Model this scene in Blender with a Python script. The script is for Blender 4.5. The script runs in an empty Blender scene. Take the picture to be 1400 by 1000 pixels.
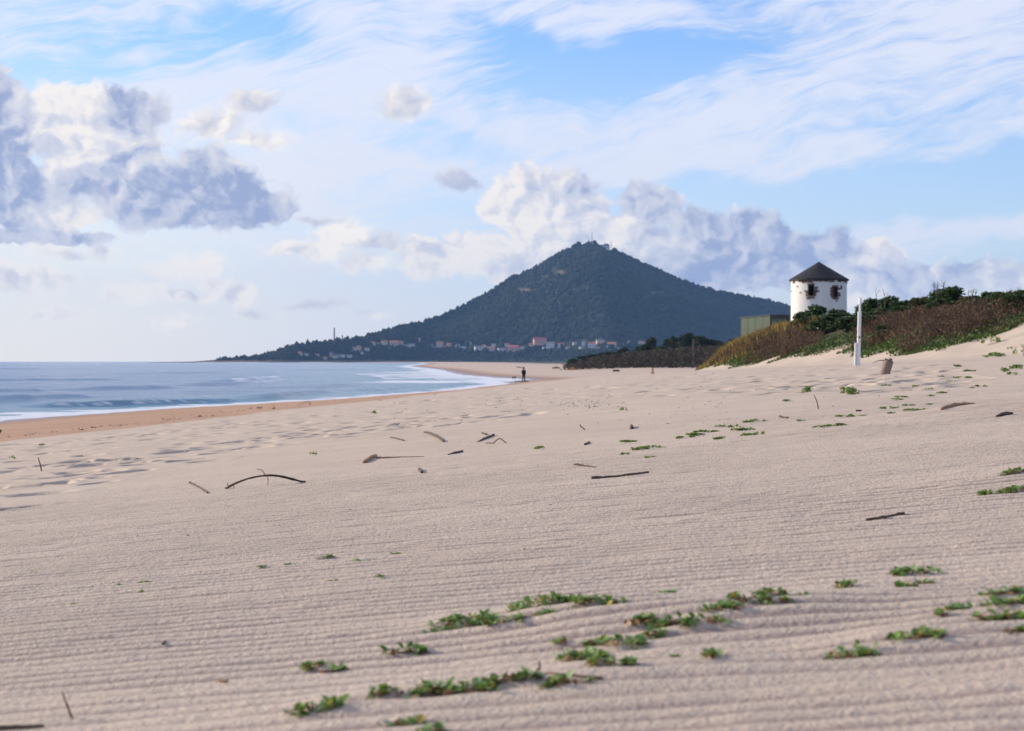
import bpy, bmesh, math, random
import numpy as np
from mathutils import Vector, Matrix, Quaternion

# ------------------------------------------------------------------ camera, sky, sun, exposure
SC = bpy.context.scene
COL = SC.collection
FPX, HX, HY = 2500.0, 700.0, 494.0      # focal length, centre column and horizon row of the photograph (1400 x 1000)
ZC = 2.9                                # eye height over the sea
cam_d = bpy.data.cameras.new('camera'); cam = bpy.data.objects.new('camera', cam_d); COL.objects.link(cam)
cam_d.sensor_width = 36.0; cam_d.lens = 36.0 * FPX / 1400.0
cam_d.clip_start = 0.05; cam_d.clip_end = 60000
cam.location = (0, 0, ZC); cam.rotation_euler = (math.radians(90) - 6.0 / FPX, 0, 0)
cam_d.dof.use_dof = True; cam_d.dof.focus_distance = 11.0; cam_d.dof.aperture_fstop = 8.5
SC.camera = cam
SC.render.engine = 'CYCLES'
cy = SC.cycles
cy.use_denoising = True
cy.max_bounces = 6; cy.diffuse_bounces = 2; cy.glossy_bounces = 2; cy.transmission_bounces = 2; cy.volume_bounces = 0
cy.transparent_max_bounces = 4
cy.sample_clamp_indirect = 4.0
cy.caustics_reflective = False; cy.caustics_refractive = False
SC.view_settings.view_transform = 'Standard'; SC.view_settings.look = 'None'
SC.view_settings.gamma = 1.0; SC.view_settings.exposure = 0.3; SC.view_settings.use_curve_mapping = False

SUN_EL, SUN_AZ = math.radians(17), math.radians(-66)    # azimuth from straight ahead, minus = left
sun_dir = Vector((math.sin(SUN_AZ) * math.cos(SUN_EL), math.cos(SUN_AZ) * math.cos(SUN_EL), math.sin(SUN_EL)))
sl = bpy.data.lights.new('sun', 'SUN'); sl.energy = 4.7; sl.angle = math.radians(0.5); sl.color = (1.0, 0.86, 0.66)
so = bpy.data.objects.new('sun', sl); COL.objects.link(so)
so.rotation_euler = (-sun_dir).to_track_quat('-Z', 'Y').to_euler()


class S:
    """a socket with arithmetic, so a node tree can be written as formulas"""
    nt = None
    def __init__(s, sock): s.k = sock
    @staticmethod
    def m(op, *a, clamp=False):
        n = S.nt.nodes.new('ShaderNodeMath'); n.operation = op; n.use_clamp = clamp
        for i, v in enumerate(a): S.put(n.inputs[i], v)
        return S(n.outputs[0])
    @staticmethod
    def put(inp, v):
        if isinstance(v, S): S.nt.links.new(v.k, inp)
        else: inp.default_value = v
    @staticmethod
    def v(op, *a):
        n = S.nt.nodes.new('ShaderNodeVectorMath'); n.operation = op
        for i, x in enumerate(a):
            if op == 'SCALE' and i == 1: S.put(n.inputs['Scale'], x)
            else: S.put(n.inputs[i], x)
        return S(n.outputs['Value'] if op in ('LENGTH', 'DOT_PRODUCT') else n.outputs['Vector'])
    def __add__(s, o): return S.m('ADD', s, o)
    __radd__ = __add__
    def __sub__(s, o): return S.m('SUBTRACT', s, o)
    def __rsub__(s, o): return S.m('SUBTRACT', o, s)
    def __mul__(s, o): return S.m('MULTIPLY', s, o)
    __rmul__ = __mul__
    def __truediv__(s, o): return S.m('DIVIDE', s, o)
    def step(s, a, b, lo=0.0, hi=1.0):
        n = S.nt.nodes.new('ShaderNodeMapRange'); n.interpolation_type = 'SMOOTHSTEP'
        S.put(n.inputs[0], s)
        for i, x in ((1, a), (2, b), (3, lo), (4, hi)): S.put(n.inputs[i], x)
        return S(n.outputs[0])
    def clamp(s): return S.m('ADD', s, 0.0, clamp=True)


def xyz(x, y, z=0.0):
    n = S.nt.nodes.new('ShaderNodeCombineXYZ')
    for i, v in enumerate((x, y, z)): S.put(n.inputs[i], v)
    return S(n.outputs[0])


def sep(v):
    n = S.nt.nodes.new('ShaderNodeSeparateXYZ'); S.put(n.inputs[0], v)
    return [S(o) for o in n.outputs]


def noise(vec, scale=1.0, detail=4.0, rough=0.55, dist=0.0, color=False, dims='3D', lac=2.0):
    n = S.nt.nodes.new('ShaderNodeTexNoise'); n.noise_dimensions = dims
    if vec is not None: S.put(n.inputs['Vector'], vec)
    for k, v in (('Scale', scale), ('Detail', detail), ('Roughness', rough), ('Distortion', dist), ('Lacunarity', lac)):
        n.inputs[k].default_value = v
    return S(n.outputs['Color' if color else 'Fac'])


def mix(f, a, b, typ='MIX'):
    n = S.nt.nodes.new('ShaderNodeMix'); n.data_type = 'RGBA'; n.blend_type = typ
    S.put(n.inputs[0], f)
    for i, c in ((6, a), (7, b)):
        S.put(n.inputs[i], c if isinstance(c, S) else (c[0], c[1], c[2], 1.0))
    return S(n.outputs[2])


def srgb(r, g, b):
    f = lambda c: (c / 255 / 12.92) if c <= 10 else ((c / 255 + 0.055) / 1.055) ** 2.4
    return (f(r), f(g), f(b))


def make_world():
    w = bpy.data.worlds.new('World'); SC.world = w; w.use_nodes = True
    nt = w.node_tree; nt.nodes.clear(); S.nt = nt
    out = nt.nodes.new('ShaderNodeOutputWorld'); bg = nt.nodes.new('ShaderNodeBackground')
    STR = 0.12
    bg.inputs['Strength'].default_value = STR
    nt.links.new(bg.outputs[0], out.inputs[0])
    GAIN = 1.0 / STR / 2 ** SC.view_settings.exposure
    tone = lambda r, g, b, k=1.0: tuple(c * GAIN * k for c in srgb(r, g, b))
    sky = nt.nodes.new('ShaderNodeTexSky'); sky.sky_type = 'NISHITA'; sky.sun_disc = False
    sky.sun_elevation = SUN_EL; sky.sun_rotation = SUN_AZ; sky.air_density = 1.0; sky.dust_density = 0.2; sky.ozone_density = 3.0
    tc = nt.nodes.new('ShaderNodeTexCoord')
    d = S.v('NORMALIZE', S(tc.outputs['Generated']))
    dx, dy, dz = sep(d)
    az = S.m('ARCTAN2', dx, dy) * 10.0
    el = S.m('ARCSINE', dz) * 10.0
    P0 = xyz(az, el, 0.0)
    # clear air: the physical sky, cooled to the blue the camera's white balance gives it
    col = S.v('MULTIPLY', S(sky.outputs[0]), (1.05, 1.14, 1.46))

    def ae(px, py):
        u, v = (px - HX) / FPX, (HY - py) / FPX
        a = math.atan(u)
        return a * 10, math.atan(v * math.cos(a)) * 10

    def field(blobs, vec, tones=False):
        acc = sw = st = None
        for b in blobs:
            px, py, rx, ry, wt = b[:5]
            a, e = ae(px, py)
            q = S.v('MULTIPLY', S.v('SUBTRACT', vec, (a, e, 0.0)), (FPX / rx / 10, FPX / ry / 10, 0.0))
            r = S.v('LENGTH', q)
            val = S.m('MULTIPLY_ADD', r, -wt, wt)
            acc = val if acc is None else S.m('SMOOTH_MAX', acc, val, 0.25)
            if tones:
                k = S.m('MAXIMUM', 1.3 - r, 0.002); k = k * k
                sw = k if sw is None else sw + k
                st = k * b[5] if st is None else S.m('MULTIPLY_ADD', k, b[5], st)
        return (acc, st / sw) if tones else acc

    # heaped clouds: where each billow stands in the sky (photo units), its weight and how much sun reaches it
    heaps = [(-60, 200, 90, 130, 1, .15), (-5, 112, 44, 52, 1, .3), (12, 180, 62, 70, 1, .12), (30, 262, 75, 65, 1, .15), (102, 155, 66, 52, 1, .95), (172, 152, 62, 40, .95, .2), (112, 198, 70, 40, 1, .85),
             (185, 205, 50, 50, .95, .45), (150, 245, 100, 50, 1, .35), (75, 290, 62, 30, .95, .9), (205, 262, 110, 52, 1, .25), (300, 262, 92, 56, 1, .08), (350, 278, 62, 36, .9, .12), (250, 288, 120, 26, .9, .2),
             (45, 325, 110, 16, .8, .3), (290, 215, 50, 30, .7, .5),
             (690, 270, 50, 36, 1, .8), (750, 252, 56, 32, 1, .72), (792, 270, 50, 44, 1, .4), (735, 300, 70, 50, 1, .85), (790, 325, 60, 40, 1, .7),
             (655, 345, 76, 42, .95, .9), (585, 356, 50, 34, .9, .8), (740, 362, 120, 46, 1, .7), (885, 280, 58, 44, 1, .35), (842, 315, 52, 36, 1, .85),
             (890, 335, 70, 44, 1, .6), (955, 325, 70, 40, 1, .3), (960, 352, 90, 36, 1, .12), (1035, 318, 70, 34, .95, .3), (1115, 338, 80, 36, .95, .06), (1020, 366, 140, 40, .95, .15), (920, 376, 110, 36, .9, .3), (1100, 372, 90, 30, .9, .4),
             (1195, 362, 60, 36, .95, .6), (1165, 388, 50, 30, .9, .75), (1250, 388, 90, 32, .9, .35), (1340, 374, 60, 32, .85, .45), (1400, 388, 50, 30, .85, .5), (1560, 380, 110, 60, .9, .4), (1480, 395, 80, 40, .8, .5)]
    wisps = [(345, 140, 56, 24, .75, .35), (290, 175, 60, 34, .72, .6), (345, 190, 76, 22, .55, .6), (548, 150, 54, 32, .8, .45), (640, 252, 42, 18, .8, .1), (470, 322, 60, 30, .95, .95), (425, 346, 76, 20, .88, .85),
             (522, 332, 40, 24, .75, .3), (435, 298, 46, 9, .62, .25), (505, 362, 60, 18, .6, .8), (30, 385, 90, 24, .8, .8), (190, 398, 62, 24, .85, .95), (262, 362, 66, 26, .78, .95), (255, 402, 62, 14, .72, .75),
             (325, 406, 42, 22, .8, .8), (240, 436, 40, 12, .6, .8), (110, 352, 100, 14, .55, .75), (60, 425, 70, 10, .55, .7), (430, 418, 50, 10, .5, .4), (340, 430, 60, 8, .4, .4), (500, 432, 50, 9, .4, .4), (150, 340, 30, 16, .6, .6), (290, 385, 40, 14, .7, .8)]

    # thin high veil: streaks that climb to the right
    ang = math.radians(13)
    ca, sa = math.cos(ang), math.sin(ang)
    rx = az * ca + el * sa
    ry = el * ca - az * sa
    wob = noise(xyz(rx * 0.9, ry * 1.6, 5.0), 1.0, 3, 0.5)
    ry2 = ry + (wob - 0.5) * 0.55
    c1 = noise(xyz(rx * 0.55, ry2 * 1.9, 2.3), 1.0, 6, 0.62)
    c2 = noise(xyz(rx * 1.5, ry2 * 9.5, 7.7), 1.0, 7, 0.68)
    veil_b = [(500, 130, 240, 100, 1.), (260, 130, 260, 120, .8), (700, 15, 420, 40, .8), (860, 190, 280, 70, 1.), (1150, 130, 400, 75, .9), (1050, 212, 380, 46, .9), (1330, 40, 300, 70, .7),
              (40, 20, 240, 60, .8), (1300, 325, 210, 22, .8), (480, 250, 240, 90, .9), (1330, 170, 200, 60, .8)]
    holes = [(760, 95, 180, 55, 1.), (250, 45, 200, 40, .9), (1230, 268, 360, 50, 1.), (615, 195, 130, 34, .9), (980, 70, 200, 50, .7), (130, 95, 130, 44, .6), (560, 290, 150, 40, .6)]
    V = S.v('ADD', P0, S.v('SCALE', S.v('SUBTRACT', noise(P0, 1.3, 3, .6, color=True), (.5, .5, .5)), 0.7))
    fv = field(veil_b, V).step(-0.5, 0.6)
    fh = field(holes, V).step(-0.3, 0.7)
    above = el.step(2.4, 4.5)
    cov = S.m('MAXIMUM', fv, above * 0.5)
    a_v = ((c1 - 0.5) * 1.4 + (c2 - 0.5) * 2.1 + cov * 0.55 - fh * 0.46 + 0.14).step(-0.05, 0.80)
    col = mix(a_v * 0.82, col, tone(238, 240, 252, 1.03))
    # pale brightness low over the sea
    low = S.m('POWER', 1.0 - S.m('MINIMUM', S.m('MAXIMUM', el / 1.7, 0.0), 1.0), 0.9)
    west = az.step(4.5, -2.6, 0.3, 1.0)
    cream = mix(az.step(0.5, -3.0), tone(228, 231, 244, 1.03), tone(246, 239, 228, 1.16))
    col = mix(low * west, col, cream)

    def shade(blobs, amp, seed, lit, mid, dark, e0, e1, opac):
        nonlocal col
        w1 = noise(S.v('ADD', P0, (seed, 0, 0)), 2.4, 5, 0.62, color=True)
        p = S.v('ADD', P0, S.v('MULTIPLY', S.v('SUBTRACT', w1, (0.5, 0.5, 0.5)), (0.36, 0.27, 0.0)))
        f, t = field(blobs, p, True)
        a = S.v('ADD', p, (seed + 3.1, 1.7, 0))
        n1 = noise(a, 4.4, 7, 0.60)
        n1s = noise(S.v('ADD', a, (-0.07, 0.055, 0.0)), 4.4, 4, 0.55)
        n1b = noise(a, 4.4, 4, 0.55)
        billow = lambda q: 1.0 - S.m('ABSOLUTE', noise(q, 5.2, 3, 0.5) * 2.0 - 1.0) * 1.7
        b0, b1 = billow(a), billow(S.v('ADD', a, (-0.045, 0.04, 0.0)))
        dens = f + (n1 - 0.5) * amp * 0.75 + (b0 - 0.72) * 0.34
        al = dens.step(e0, e1)
        rim = 1.0 - dens.step(e0, e0 + 0.5)
        l = (t + (n1b - n1s) * 1.3 + (b0 - b1) * 0.55 + rim * 0.20).clamp()
        c = mix(l.step(0.0, 0.55), dark, mid)
        c = mix(l.step(0.45, 1.0), c, lit)
        col = mix(al * opac, col, c)

    shade(wisps, 1.0, 21.0, tone(254, 246, 236, 1.12), tone(230, 227, 231), tone(192, 199, 222), 0.06, 0.48, 0.92)
    shade(heaps, 0.95, 2.0, tone(252, 245, 238, 1.06), tone(216, 219, 233), tone(160, 174, 210), 0.05, 0.30, 0.96)
    nt.links.new(col.k, bg.inputs['Color'])
    w.cycles.sampling_method = 'MANUAL'; w.cycles.sample_map_resolution = 512


make_world()

# ------------------------------------------------------------------ helpers
RNG = np.random.default_rng(11)


def tag(o, label=None, cat=None, group=None, kind=None):
    if label: o['label'] = label
    if cat: o['category'] = cat
    if group: o['group'] = group
    if kind: o['kind'] = kind
    return o


def empty(name, loc, rz=0.0):
    o = bpy.data.objects.new(name, None); COL.objects.link(o)
    o.location = loc; o.rotation_euler = (0, 0, rz); o.empty_display_size = 0.2
    return o


def np_mesh(name, verts, faces, smooth=False, mats=None):
    """faces: array (n, k) of equal polygons, or a list of lists"""
    me = bpy.data.meshes.new(name)
    verts = np.asarray(verts, dtype=np.float32)
    if isinstance(faces, np.ndarray):
        n, k = faces.shape
        me.vertices.add(len(verts)); me.vertices.foreach_set('co', verts.ravel())
        me.loops.add(n * k); me.loops.foreach_set('vertex_index', faces.astype(np.int32).ravel())
        me.polygons.add(n)
        me.polygons.foreach_set('loop_start', np.arange(0, n * k, k, dtype=np.int32))
        me.update(calc_edges=True)
    else:
        me.from_pydata([tuple(map(float, v)) for v in verts], [], [tuple(int(i) for i in f) for f in faces]); me.update()
    if smooth:
        me.polygons.foreach_set('use_smooth', np.ones(len(me.polygons), dtype=bool))
    for m in ([mats] if not isinstance(mats, (list, tuple)) else mats) if mats else (): me.materials.append(m)
    return me


def link(name, me, parent=None, loc=(0, 0, 0)):
    o = bpy.data.objects.new(name, me); COL.objects.link(o)
    o.location = loc
    if parent: o.parent = parent
    return o


def fattr(me, name, vals):
    a = me.attributes.new(name, 'FLOAT', 'POINT'); a.data.foreach_set('value', np.asarray(vals, dtype=np.float32))


class MB:
    """gathers boxes, tubes and sheets into one mesh"""
    def __init__(s): s.v, s.f = [], []
    def add(s, vs, fs):
        b = len(s.v); s.v += [tuple(x) for x in vs]; s.f += [tuple(i + b for i in f) for f in fs]; return s
    def box(s, c, size, rot=None, jit=0.0):
        hx, hy, hz = size[0] / 2, size[1] / 2, size[2] / 2
        vs = [Vector((x * hx, y * hy, z * hz)) for z in (-1, 1) for y in (-1, 1) for x in (-1, 1)]
        if jit: vs = [v + Vector([random.uniform(-jit, jit) for _ in range(3)]) for v in vs]
        if rot is not None: vs = [rot @ v for v in vs]
        return s.add([v + Vector(c) for v in vs], [(0, 2, 3, 1), (4, 5, 7, 6), (0, 1, 5, 4), (2, 6, 7, 3), (0, 4, 6, 2), (1, 3, 7, 5)])
    def tube(s, pts, rad, n=6, cap=True):
        pts = [Vector(p) for p in pts]
        if not hasattr(rad, '__len__'): rad = [rad] * len(pts)
        vs, fs = [], []
        for i, p in enumerate(pts):
            t = (pts[min(i + 1, len(pts) - 1)] - pts[max(i - 1, 0)]).normalized()
            a = t.cross(Vector((0, 0, 1)) if abs(t.z) < 0.9 else Vector((1, 0, 0))).normalized(); b = t.cross(a)
            for k in range(n):
                q = 2 * math.pi * k / n
                vs.append(p + (a * math.cos(q) + b * math.sin(q)) * rad[i])
        for i in range(len(pts) - 1):
            for k in range(n):
                fs.append((i * n + k, i * n + (k + 1) % n, (i + 1) * n + (k + 1) % n, (i + 1) * n + k))
        if cap:
            fs.append(tuple(range(n))); fs.append(tuple(range((len(pts) - 1) * n, len(pts) * n))[::-1])
        return s.add(vs, fs)
    def mesh(s, name, mat, smooth=False): 
        me = np_mesh(name, s.v, s.f, smooth, mat)
        bm = bmesh.new(); bm.from_mesh(me); bmesh.ops.recalc_face_normals(bm, faces=bm.faces); bm.to_mesh(me); bm.free()
        return me
    def build(s, name, mat, parent=None, loc=(0, 0, 0), smooth=False): return link(name, s.mesh(name, mat, smooth), parent, loc)


def copy_tree(o, parent=None):
    c = o.copy(); COL.objects.link(c)
    if parent: c.parent = parent
    for ch in o.children: copy_tree(ch, c)
    return c


def hash2(ix, iy, seed):
    h = (ix.astype(np.int64) * 374761393 + iy.astype(np.int64) * 668265263 + seed * 974634777) & 0xFFFFFFFF
    h = ((h ^ (h >> 13)) * 1274126177) & 0xFFFFFFFF
    h = h ^ (h >> 16)
    return (h & 0xFFFFFF) / float(0xFFFFFF)


def vn(x, y, seed=0):
    """smooth value noise, 0..1"""
    x = np.asarray(x, dtype=np.float64); y = np.asarray(y, dtype=np.float64)
    ix, iy = np.floor(x), np.floor(y); fx, fy = x - ix, y - iy
    fx = fx * fx * fx * (fx * (fx * 6 - 15) + 10); fy = fy * fy * fy * (fy * (fy * 6 - 15) + 10)
    a, b = hash2(ix, iy, seed), hash2(ix + 1, iy, seed)
    c, d = hash2(ix, iy + 1, seed), hash2(ix + 1, iy + 1, seed)
    return (a + (b - a) * fx) + ((c + (d - c) * fx) - (a + (b - a) * fx)) * fy


def fbm(x, y, seed=0, octs=4, gain=0.5):
    s, a, t = 0.0, 1.0, 0.0
    x = np.asarray(x, float); y = np.asarray(y, float)
    for i in range(octs):
        s = s + a * vn(x * 2 ** i + 17.3 * i, y * 2 ** i - 9.1 * i, seed + i); t += a; a *= gain
    return s / t


def sst(t): t = np.clip(t, 0, 1); return t * t * (3 - 2 * t)


# ------------------------------------------------------------------ materials
def new_mat(name):
    m = bpy.data.materials.new(name); m.use_nodes = True
    S.nt = m.node_tree
    return m, m.node_tree.nodes['Principled BSDF']


def attr(name):
    n = S.nt.nodes.new('ShaderNodeAttribute'); n.attribute_name = name
    return S(n.outputs['Fac'])


def objco(): return S(S.nt.nodes.new('ShaderNodeTexCoord').outputs['Object'])


def bump(bs, h, strength=1.0, dist=0.01, prev=None):
    n = S.nt.nodes.new('ShaderNodeBump'); n.inputs['Strength'].default_value = strength; n.inputs['Distance'].default_value = dist
    S.put(n.inputs['Height'], h)
    S.nt.links.new(n.outputs[0], bs.inputs['Normal'])


def mottled(name, c1, c2, scale=4.0, rough=0.8, bumpd=0.0, stretch=(1, 1, 1), spec=0.3, c3=None):
    m, bs = new_mat(name)
    v = S.v('MULTIPLY', objco(), stretch)
    n = noise(v, scale, 5, 0.6)
    c = mix(n.step(0.3, 0.7), c1, c2)
    if c3: c = mix(noise(v, scale * 0.3, 3, 0.5).step(0.5, 0.7), c, c3)
    S.put(bs.inputs['Base Color'], c); bs.inputs['Roughness'].default_value = rough; bs.inputs['Specular IOR Level'].default_value = spec
    if bumpd: bump(bs, noise(v, scale * 3, 5, 0.65), 0.8, bumpd)
    return m


def leafy(name, cols, rough=0.55, trans=0.25, spec=0.3, patch=0.0):
    """leaves: colour differs leaf by leaf"""
    m, bs = new_mat(name)
    g = S.nt.nodes.new('ShaderNodeNewGeometry'); r = S(g.outputs['Random Per Island'])
    c = mix(r.step(0.0, 0.5), cols[0], cols[1])
    c = mix(r.step(0.5, 1.0), c, cols[2])
    if patch:
        c = mix(noise(objco(), patch, 3, 0.6).step(0.42, 0.62), c, cols[3])
    if len(cols) > 3 and not patch:
        c = mix(S.m('GREATER_THAN', r, 0.88), c, cols[3])
    S.put(bs.inputs['Base Color'], c); bs.inputs['Roughness'].default_value = rough; bs.inputs['Specular IOR Level'].default_value = spec
    if trans:
        t = S.nt.nodes.new('ShaderNodeBsdfTranslucent'); S.put(t.inputs['Color'], c)
        ms = S.nt.nodes.new('ShaderNodeMixShader'); ms.inputs[0].default_value = trans
        S.nt.links.new(bs.outputs[0], ms.inputs[1]); S.nt.links.new(t.outputs[0], ms.inputs[2])
        S.nt.links.new(ms.outputs[0], S.nt.nodes['Material Output'].inputs['Surface'])
    return m
# ------------------------------------------------------------------ the lie of the land
def smin(a, b, k):
    h = np.clip(0.5 + 0.5 * (b - a) / k, 0, 1)
    return b + (a - b) * h - k * h * (1 - h)


YS = [-12000, 200, 259, 285, 330, 403, 630, 1035, 2000, 3000, 3400, 3560, 3650, 3900, 4400, 6000, 12000]
XS = [-1, -1, -1, 3, -4, -12, -25, -58, -90, -150, -215, -330, -560, -720, -740, -600, -600]


def foot(y): return 13.5 + np.maximum(0, y - 140) * 0.1


def lay(x, y):
    """sand height without ripples; also the measure P of how far down the beach a point lies"""
    x = np.asarray(x, float); y = np.asarray(y, float)
    yy = np.clip(y, -60, 232)
    xx = np.maximum(smin(x, 13.0, 3.0), -300)
    P = 0.48 + 0.0100 * yy - 0.085 * xx
    k = np.interp(y, [60, 105, 125, 139, 177, 259], [.6, .63, .8, .94, 1.2, 1.0])
    D = np.where(P > 2, 2 + (P - 2) * k, P)
    xs = np.interp(y, YS, XS)
    Df = 2.9 - np.clip(0.03 * (x - xs), -8, 1.25 + 0.4 * sst((x - xs) / 900))
    w = sst((y - 215) / 50)
    D = D * (1 - w) + Df * w
    s = x - foot(y)
    hill = np.interp(y, [40, 90, 140, 180], [2.4, 2.8, 3.1, 2.9]) * sst(s / np.interp(y, [60, 100, 150, 180], [12, 11, 8, 6])) * (1 - sst((y - 235) / 60))
    hill = hill + (fbm(x / 5, y / 7, 5, 3) - 0.5) * 0.9 * sst((s + 0.5) / 5) * (1 - sst((y - 235) / 60))
    soft = (fbm(x / 3.1, y / 4.3, 9, 3) - 0.5) * 0.10 * sst((y - 6) / 20) * (1 - sst((y - 600) / 400))
    soft = soft + (fbm(x / 30, y / 40, 3, 2) - 0.5) * 0.5 * sst((y - 280) / 150) * sst((x - xs - 8) / 40)
    return ZC - D + hill + soft, P


def ripples(x, y, dark=False):
    w = (fbm(x / 2.6, y / 3.4, 21, 2) - 0.5) * 0.13 + (vn(x / 0.5, y / 1.2, 31) - 0.5) * 0.022 + 0.02 * x
    ph = (y + w) / 0.080
    t = ph - np.floor(ph)
    prof = np.where(t < 0.62, sst(t / 0.62), 1 - sst((t - 0.62) / 0.38))
    brk = sst((fbm(x / 0.8 + ph * 0.37, y / 0.25, 41, 2) - 0.22) / 0.4)
    a = 0.0092 * sst((y - 1.2) / 1.2) * (1 - 0.85 * sst((y - 8.5 - 0.9 * x) / 8.0)) * (0.55 + 0.45 * brk)
    calm = sst((fbm(x / 2.4, y / 2.0, 51, 2) - 0.25) / 0.3)
    k = a * (0.62 + 0.38 * calm)
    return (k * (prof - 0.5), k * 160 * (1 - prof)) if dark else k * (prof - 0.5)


def hit(px, py, dmin=1.5, dmax=1500.0):
    """where the sight line through a photo pixel meets the sand"""
    u, v = (px - HX) / FPX, (py - HY) / FPX
    d = np.exp(np.linspace(math.log(dmin), math.log(dmax), 6000))
    z, _ = lay(u * d, d)
    f = (ZC - z) - v * d
    i = np.argmax(f < 0) if (f < 0).any() else len(d) - 1
    dd = float(d[i])
    return Vector((u * dd, dd, float(z[i])))


def gz(x, y): return float(lay(np.array([x]), np.array([y]))[0][0])


# foot-worn dry sand: hollows
FP = []
def trail(p0, p1, n, jit, seed, big=1.0):
    r = random.Random(seed)
    a, b = hit(*p0), hit(*p1)
    for i in range(n):
        t = (i + r.uniform(-.3, .3)) / max(1, n - 1)
        FP.append((a.x + (b.x - a.x) * t + r.gauss(0, jit), a.y + (b.y - a.y) * t + r.gauss(0, jit * 1.6), r.uniform(.10, .19) * big, r.uniform(.15, .30) * big, r.uniform(.08, .15) * big, r.uniform(0, 6.28)))
trail((0, 690), (240, 622), 12, .25, 1); trail((-20, 650), (200, 625), 12, .3, 2); trail((60, 655), (330, 600), 18, .35, 3)
trail((-60, 625), (330, 580), 30, .7, 4); trail((200, 640), (470, 592), 16, .3, 5); trail((330, 610), (640, 560), 20, .5, 6); trail((0, 612), (420, 566), 46, 1.3, 7, 1.1)
trail((400, 600), (760, 556), 20, .6, 8); trail((330, 570), (700, 540), 50, 2.0, 9, 1.2); trail((640, 580), (700, 570), 5, .2, 10)
trail((150, 600), (380, 575), 28, .8, 16)
_r = random.Random(5)
trail((20, 640), (420, 575), 60, 1.6, 21, 1.0); trail((-40, 672), (180, 640), 14, .4, 22); trail((120, 615), (520, 560), 60, 2.2, 23, 1.1); trail((300, 605), (620, 575), 30, .8, 24, .9)
for i in range(560):
    px = _r.uniform(420, 1330); py = _r.uniform(507, 545) - 0.02 * (px - 800) + (8 if px < 700 else 0)
    p = hit(px, py)
    if p.y < 190: FP.append((p.x, p.y, _r.uniform(.12, .26), _r.uniform(.15, .4), _r.uniform(.07, .14), _r.uniform(0, 6.28)))


def dents(x, y, z, lo):
    """press the hollows into the arrays (only rows that can hold one)"""
    for (cx, cyy, a, b, dep, ang) in FP:
        m = np.nonzero((np.abs(x - cx) < 0.9) & (np.abs(y - cyy) < 0.9))[0]
        if len(m) == 0: continue
        dx, dy = x[m] - cx, y[m] - cyy
        u = dx * math.cos(ang) + dy * math.sin(ang); v = -dx * math.sin(ang) + dy * math.cos(ang)
        r = np.sqrt((u / b) ** 2 + (v / a) ** 2)
        z[m] += -dep * (1 - sst((r - 0.5) / 0.55)) + dep * 0.05 * np.exp(-((r - 1.35) / 0.28) ** 2)


def mound(x, y, cx, cy_, rx, ry, h): return h * np.exp(-((x - cx) / rx) ** 2 - ((y - cy_) / ry) ** 2)


MOUNDS = []
for (px, py, rx, ry, h) in ((700, 856, .32, .20, .035), (760, 850, .2, .15, .03), (880, 868, .28, .2, .03), (1010, 846, .28, .2, .04), (620, 958, .34, .12, .03), (790, 930, .25, .14, .025), (1380, 850, .25, .25, .04), (1170, 890, .14, .12, .02), (1250, 880, .14, .1, .02), (1310, 566, 1.0, .8, .10), (1380, 660, .5, .4, .05), (432, 975, .12, .1, .015), (1040, 600, .7, .6, .03), (870, 620, .5, .5, .02)):
    p = hit(px, py); MOUNDS.append((p.x + rx * 0.35, p.y + 0.02, rx, ry, h * 0.5))


def sand_z(x, y):
    z, P = lay(x, y)
    z = z + ripples(x, y)
    for m in MOUNDS: z = z + mound(x, y, *m)
    z = z + (fbm(x * 9, y * 9, 61, 2) - 0.5) * 0.006 * (1 - sst((y - 14) / 30))
    return z, P


def sz(x, y): return float(sand_z(np.array([x]), np.array([y]))[0][0])


# where the vegetation of the dune begins, as measured; positive inside it
def veg_in(x, y):
    v2 = np.interp(y, [74.5, 84.4, 100, 103, 110.5, 126, 141, 225], [15.9, 16.4, 17.9, 17.0, 15.9, 15.1, 14.7, 23.0])
    yb = np.interp(x, [10, 16, 18.1, 20.5, 24, 30], [60, 67.8, 70.5, 73.3, 76, 40])
    s = np.minimum(x - v2, (y - yb) * 0.75)
    return np.where(y > 226, np.minimum(s, (226 - y) * 0.5), s)


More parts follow.
